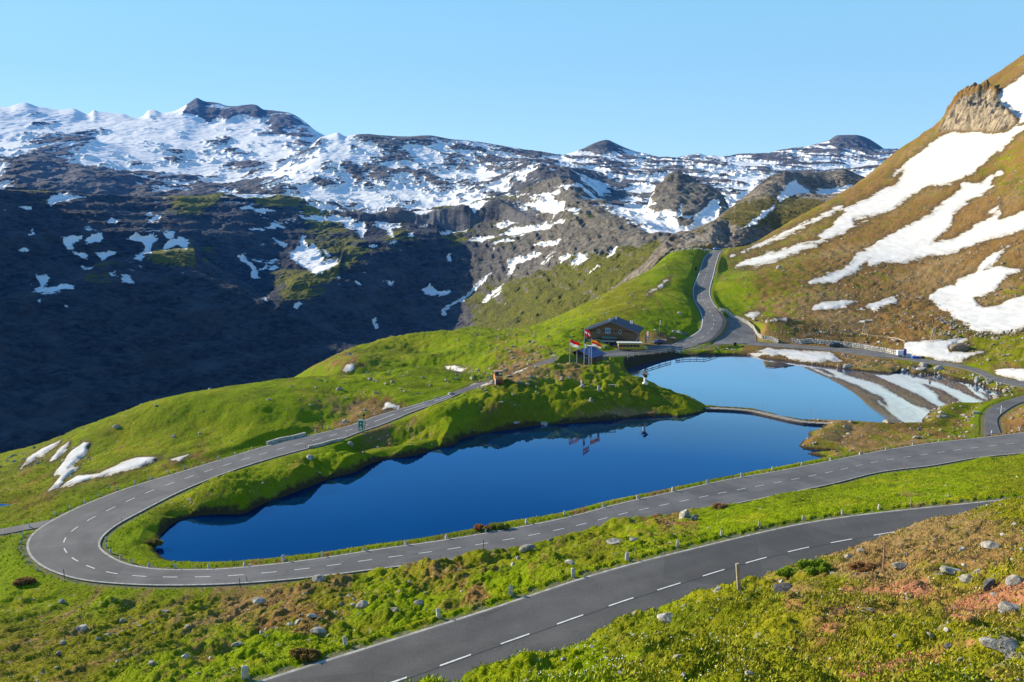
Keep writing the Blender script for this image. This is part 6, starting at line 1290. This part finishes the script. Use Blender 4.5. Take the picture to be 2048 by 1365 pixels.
def shrub(px, py, w, h, cols, lab, n=2600, seed=1, leaf=.05):
    p = hit(px, py); k = p.y/F; W = w*k/2; H = h*k; r = np.random.RandomState(seed)
    root = empty("shrub", p); tag(root, lab, "shrub")
    st = MB(); cl = []
    for i in range(14):
        a = r.uniform(0, 6.28); q = math.sqrt(r.uniform(0, 1)); x, y = math.cos(a)*q*W*.85, math.sin(a)*q*W*.5; z = H*(.55+.45*r.rand())*(1-.45*q*q)
        st.tube([(x*.3, y*.3, -.1), (x*.7, y*.7, z*.5), (x, y, z*.9)], [.02, .014, .006], 5); cl.append((x, y, z, W*r.uniform(.22, .38)))
    st.build("stems", mat("shrub_stem", (.09, .06, .04)), root)
    c = np.array(cl)[r.randint(0, 14, n)]; d = r.normal(size=(n, 3)); d /= np.linalg.norm(d, axis=1)[:, None]
    P = c[:, :3]*[1, 1, .62]+d*(c[:, 3:]*r.uniform(.4, 1, (n, 1)))*[1, .8, .75]; P[:, 2] = np.abs(P[:, 2])
    s = leaf*r.uniform(.7, 1.4, (n, 1)); A = r.normal(size=(n, 3)); A /= np.linalg.norm(A, axis=1)[:, None]; B = np.cross(A, r.normal(size=(n, 3))); B /= np.linalg.norm(B, axis=1)[:, None]
    V = np.stack([P-A*s*1.5, P+B*s*.55, P+A*s*1.5, P-B*s*.55], 1).reshape(-1, 3)
    b = NB("shrub_leaf_"+str(seed)); lc = b.mix(b.ramp(b.noise(14, 2, .5), .3, .7), *cols); m = b.fin(lc, .7, spec=.2)
    t = b.n("ShaderNodeBsdfTranslucent"); b.l(lc, t.inputs[0]); a = b.n("ShaderNodeMixShader"); a.inputs[0].default_value = .4; b.l(b.b.outputs[0], a.inputs[1]); b.l(t.outputs[0], a.inputs[2]); b.l(a.outputs[0], b.out.inputs[0])
    o = big_mesh("foliage", V, np.arange(len(V)).reshape(-1, 4), m, smooth=False); o.parent = root
def build_shrubs():
    shrub(1625, 1143, 74, 36, ((.14, .24, .015), (.34, .46, .04)), "bright green leafy shrub at the edge of the foreground bank", 3800, 1)
    shrub(1578, 1155, 56, 22, ((.14, .24, .015), (.34, .46, .04)), "smaller bright green shrub left of the tall leafy one", 2200, 2)
    shrub(965, 1063, 36, 18, ((.24, .09, .03), (.45, .22, .08)), "reddish brown bush between the road and the lake", 2500, 3, .09); shrub(1000, 1058, 46, 15, ((.12, .16, .02), (.28, .32, .05)), "dark green bush right of the reddish one by the lake", 2500, 4, .09)
    shrub(1724, 1143, 60, 22, ((.26, .13, .05), (.48, .27, .11)), "brown heather bush left of the thin foreground pole", 3000, 5, .05)
    shrub(1440, 1018, 36, 13, ((.24, .13, .05), (.45, .28, .11)), "brown bush on the bank right of the big pale boulder", 2200, 6, .09)
    shrub(50, 1170, 44, 16, ((.16, .09, .03), (.32, .20, .07)), "brown bush below the hairpin at the left edge", 2200, 7, .09)
    shrub(610, 1320, 66, 22, ((.15, .10, .03), (.30, .22, .06)), "dark brown bush in the verge of the near road, bottom left", 3000, 8, .06)
    shrub(310, 1092, 40, 18, ((.14, .11, .03), (.28, .24, .06)), "dark bush at the left tip of the lake", 2200, 9, .09)

# ------------------------------------------------------------------ ground cover: grass, flowers, loose stones
def pnoise(x, y): return fbm(x.astype(np.float32), y.astype(np.float32), 3.0, 3, 77)
def build_cover():
    r = np.random.RandomState(3)
    def scatter(n, y0, y1, pw=1.4):
        t = r.rand(n); Y = (y0**(1-pw)+t*(y1**(1-pw)-y0**(1-pw)))**(1/(1-pw)) if pw != 1 else y0*(y1/y0)**t
        X = (r.rand(n)*1.48-.74)*Y; z, D, sh = ground(X, Y, parts=True); px, py = project(X, Y, z)
        k = (D > .35) & (sh < -.4) & (px > -60) & (px < 2110) & (py < 1420); return X[k], Y[k], z[k], D[k], px[k], py[k]
    X, Y, z, D, px, py = scatter(190000, 5, 135, 1.15)
    dens = pnoise(X, Y)+.1; k = r.rand(len(X)) < np.clip(.62+dens*.9, .12, 1); X, Y, z, D, px, py = [a[k] for a in (X, Y, z, D, px, py)]
    n = len(X); nb = 3; Xb = np.repeat(X, nb)+r.normal(size=n*nb)*.05*np.repeat(1+Y*.02, nb); Yb = np.repeat(Y, nb)+r.normal(size=n*nb)*.05*np.repeat(1+Y*.02, nb); zb = np.repeat(z, nb)-.03
    near_v = np.repeat(D < 2.2, nb); hgt = r.uniform(.06, .13, n*nb)*np.where(near_v, 1.35, 1)*(1+np.repeat(pnoise(X+40, Y), nb)*.8)*np.clip(Yb/18, .38, 1)
    w = (.012+.0006*Yb)*r.uniform(.7, 1.3, n*nb); a = r.uniform(0, 6.28, n*nb); ln_ = r.uniform(.2, .8, n*nb)*hgt
    dx, dy = np.cos(a)*w, np.sin(a)*w; bx, by = np.cos(a+1.5)*ln_, np.sin(a+1.5)*ln_
    V = np.stack([np.stack([Xb-dx, Yb-dy, zb], 1), np.stack([Xb+dx, Yb+dy, zb], 1), np.stack([Xb+bx, Yb+by, zb+hgt], 1)], 1).reshape(-1, 3)
    pxr = np.repeat(np.repeat(px, nb), 3); pyr = np.repeat(np.repeat(py, nb), 3)
    lush = np.maximum(field(pxr, pyr, LUSH), np.repeat(near_v, 3)*.8); br = field(pxr, pyr, BROWN)
    b = NB("grass_blades"); n3 = b.noise(3.0, 3, .6); n1 = b.noise(.5, 3, .6)
    c = b.mix(b.ramp(b.math('ADD', b.attr('lush'), b.math('MULTIPLY', b.math('SUBTRACT', n1, .5), 1.0)), .25, .75), (.235, .235, .010), (.24, .31, .004))
    c = b.mix(b.ramp(b.math('ADD', b.attr('brown'), b.math('MULTIPLY', b.math('SUBTRACT', n3, .5), 1.6)), .40, .8), c, (.36, .24, .10))
    c = b.mix(b.math('MULTIPLY', b.ramp(n3, .45, .7), .5), c, (.42, .38, .03))
    o = big_mesh("grass", V, np.arange(len(V)).reshape(-1, 3), b.fin(c, .8, spec=.15), dict(lush=lush, brown=br), smooth=False); tag(o, kind='stuff')
    # white flowers in the near foreground
    X, Y, z, D, px, py = scatter(9000, 7, 34, 1.0); k = (px > 1000) & (r.rand(len(X)) < np.clip((1650-px)/500, .12, 1)*np.clip(pnoise(X*1.5, Y*1.5)+.55, 0, 1)) & (D > 1)
    X, Y, z = X[k], Y[k], z[k]; n = len(X); s = (r.uniform(.010, .020, n)*np.clip(Y/16, .55, 1.6))[:, None]; P = np.stack([X, Y, z+r.uniform(.10, .20, n)*np.clip(Y/18, .5, 1)], 1); V = []; 
    U = r.normal(size=(n, 3))*.25+[0, -.5, .8]; U /= np.linalg.norm(U, axis=1)[:, None]; A = np.cross(U, [1, .1, 0]); A /= np.linalg.norm(A, axis=1)[:, None]; B = np.cross(U, A)
    ring = [P+(A*math.cos(t)+B*math.sin(t))*s for t in np.arange(6)*math.pi/3]; V = np.stack(ring+[P+U*s*.5], 1).reshape(-1, 3)
    Fc = np.concatenate([np.stack([np.arange(n)*7+k, np.arange(n)*7+(k+1) % 6, np.arange(n)*7+6], 1) for k in range(6)])
    o = big_mesh("white_flowers", V, Fc, mat("petal_white", (.80, .78, .66), .7, .05, 5), smooth=False); tag(o, kind='stuff')
    # pink blossom
    X, Y, z, D, px, py = scatter(60000, 7, 40, 1.0); pk = np.full(px.shape, -99., np.float32)
    for p in PINK: pk = np.maximum(pk, poly_sdf(px, py, p, 40))
    k = (pk+r.normal(size=len(pk))*9 > 2); X, Y, z = X[k], Y[k], z[k]; n = len(X); P = np.stack([X, Y, z+r.uniform(.04, .16, n)], 1); A = r.normal(size=(n, 3)); A /= np.linalg.norm(A, axis=1)[:, None]; B = np.cross(A, r.normal(size=(n, 3))); B /= np.linalg.norm(B, axis=1)[:, None]; s = (r.uniform(.012, .024, n)*np.clip(Y/18, .4, 1.4))[:, None]
    V = np.stack([P-A*s, P+B*s, P+A*s, P-B*s], 1).reshape(-1, 3)
    o = big_mesh("pink_blossom", V, np.arange(len(V)).reshape(-1, 4), mat("petal_pink", (.50, .15, .12), .7, .3, 6), smooth=False); tag(o, kind='stuff')
    # loose stones on the slopes
    me = rock_mesh(5, None, 1) if False else None
    bm = bmesh.new(); bmesh.ops.create_icosphere(bm, subdivisions=1, radius=1.0); Vp = np.array([v.co[:] for v in bm.verts]); Fp = np.array([[v.index for v in f.verts] for f in bm.faces]); bm.free()
    def stones(name, n, y0, y1, dens, smin, smax, m, pw=.2):
        X, Y, z, D, px, py = scatter(n, y0, y1, pw); d = field(px, py, dens); k = (r.rand(len(X)) < d) & (D > 1.2); 
        X, Y, z, px, py = X[k], Y[k], z[k], px[k], py[k]; n = len(X)
        sn = np.full(n, -60., np.float32)
        for p in SN: sn = np.maximum(sn, poly_sdf(px, py, p, 30))
        k = sn < -2; X, Y, z = X[k], Y[k], z[k]; n = len(X)
        s = smin*(smax/smin)**(r.rand(n)**2.2)*(np.clip(Y/55, .16, 1)); j = 1+.28*r.normal(size=(n, len(Vp), 1)); V = Vp[None]*j*np.stack([s, s*.8, s*.6], 1)[:, None]
        a = r.uniform(0, 6.28, n); c_, s_ = np.cos(a)[:, None], np.sin(a)[:, None]; V = np.stack([V[:, :, 0]*c_-V[:, :, 1]*s_, V[:, :, 0]*s_+V[:, :, 1]*c_, V[:, :, 2]], 2)+np.stack([X, Y, z+s*.12], 1)[:, None]
        Fc = (Fp[None]+(np.arange(n)*len(Vp))[:, None, None]).reshape(-1, 3)
        o = big_mesh(name, V.reshape(-1, 3), Fc, m, smooth=False); tag(o, kind='stuff')
    SD = [(1700,500,.5),(1500,600,.25),(1800,600,.6),(1900,650,1.0),(2000,670,1.0),(1980,640,1.0),(1950,560,.9),(1900,720,.7),(2000,760,.8),(1850,730,.8),(1450,580,.1),(1350,620,.03),(1600,440,.25),(1700,400,.4),(1900,300,.4),(2000,440,.8),(1250,580,.25),(1100,660,.15),(1040,740,.7),(980,770,.5),(1750,870,.15),(1950,830,.5),(900,700,.05),(500,820,.02),(300,900,.05),(1200,830,.08),(1000,800,.02),(1200,760,.05),(1300,790,.03),(900,850,.03),(600,930,.03)]
    stones("loose_stones", 42000, 130, 560, SD, .16, .75, rock_material("loose_rock", (.16, .13, .10), (.50, .44, .36)))
    stones("scattered_pebbles", 9000, 8, 125, [(100,1250,.35),(500,1210,.45),(620,1250,.7),(900,1180,.35),(1200,1080,.35),(1600,1000,.04),(1000,1180,.1),(1900,1080,.5),(1700,1150,.4),(2000,1250,.5),(1400,1300,.06),(1200,1340,.05),(1700,1300,.15),(700,1150,.3),(100,1120,.04),(1800,960,.05)], .035, .28, rock_material("pebble_rock", (.20, .19, .17), (.55, .52, .47)), 1.0)

def build_things():
    build_stones(); build_boulders(); build_posts(); build_fences(); build_causeway(); build_chalet(); build_shack(); build_flags(); build_vehicles(); build_small(); build_shrubs(); build_cover()

def build_haze():
    m = bpy.data.materials.new("haze"); m.use_nodes = True; t = m.node_tree; t.nodes.clear()
    o = t.nodes.new("ShaderNodeOutputMaterial"); v = t.nodes.new("ShaderNodeVolumePrincipled")
    v.inputs['Color'].default_value = (.04, .28, 1.0, 1); v.inputs['Density'].default_value = HAZE; v.inputs['Anisotropy'].default_value = 0.0
    t.links.new(v.outputs[0], o.inputs['Volume'])
    h = MB().box((0, 2650, 550), (16000, 7700, 1532)).build("haze", m); tag(h, kind='stuff')
HAZE = 4.2e-5
# ------------------------------------------------------------------ build
import time as _t; _t0 = _t.time()
build_near(); print("near", _t.time()-_t0)
build_far(); print("far", _t.time()-_t0)
build_water(); build_roads(); print("roads", _t.time()-_t0)
if 'build_things' in globals(): build_things(); print("things", _t.time()-_t0)
build_haze()
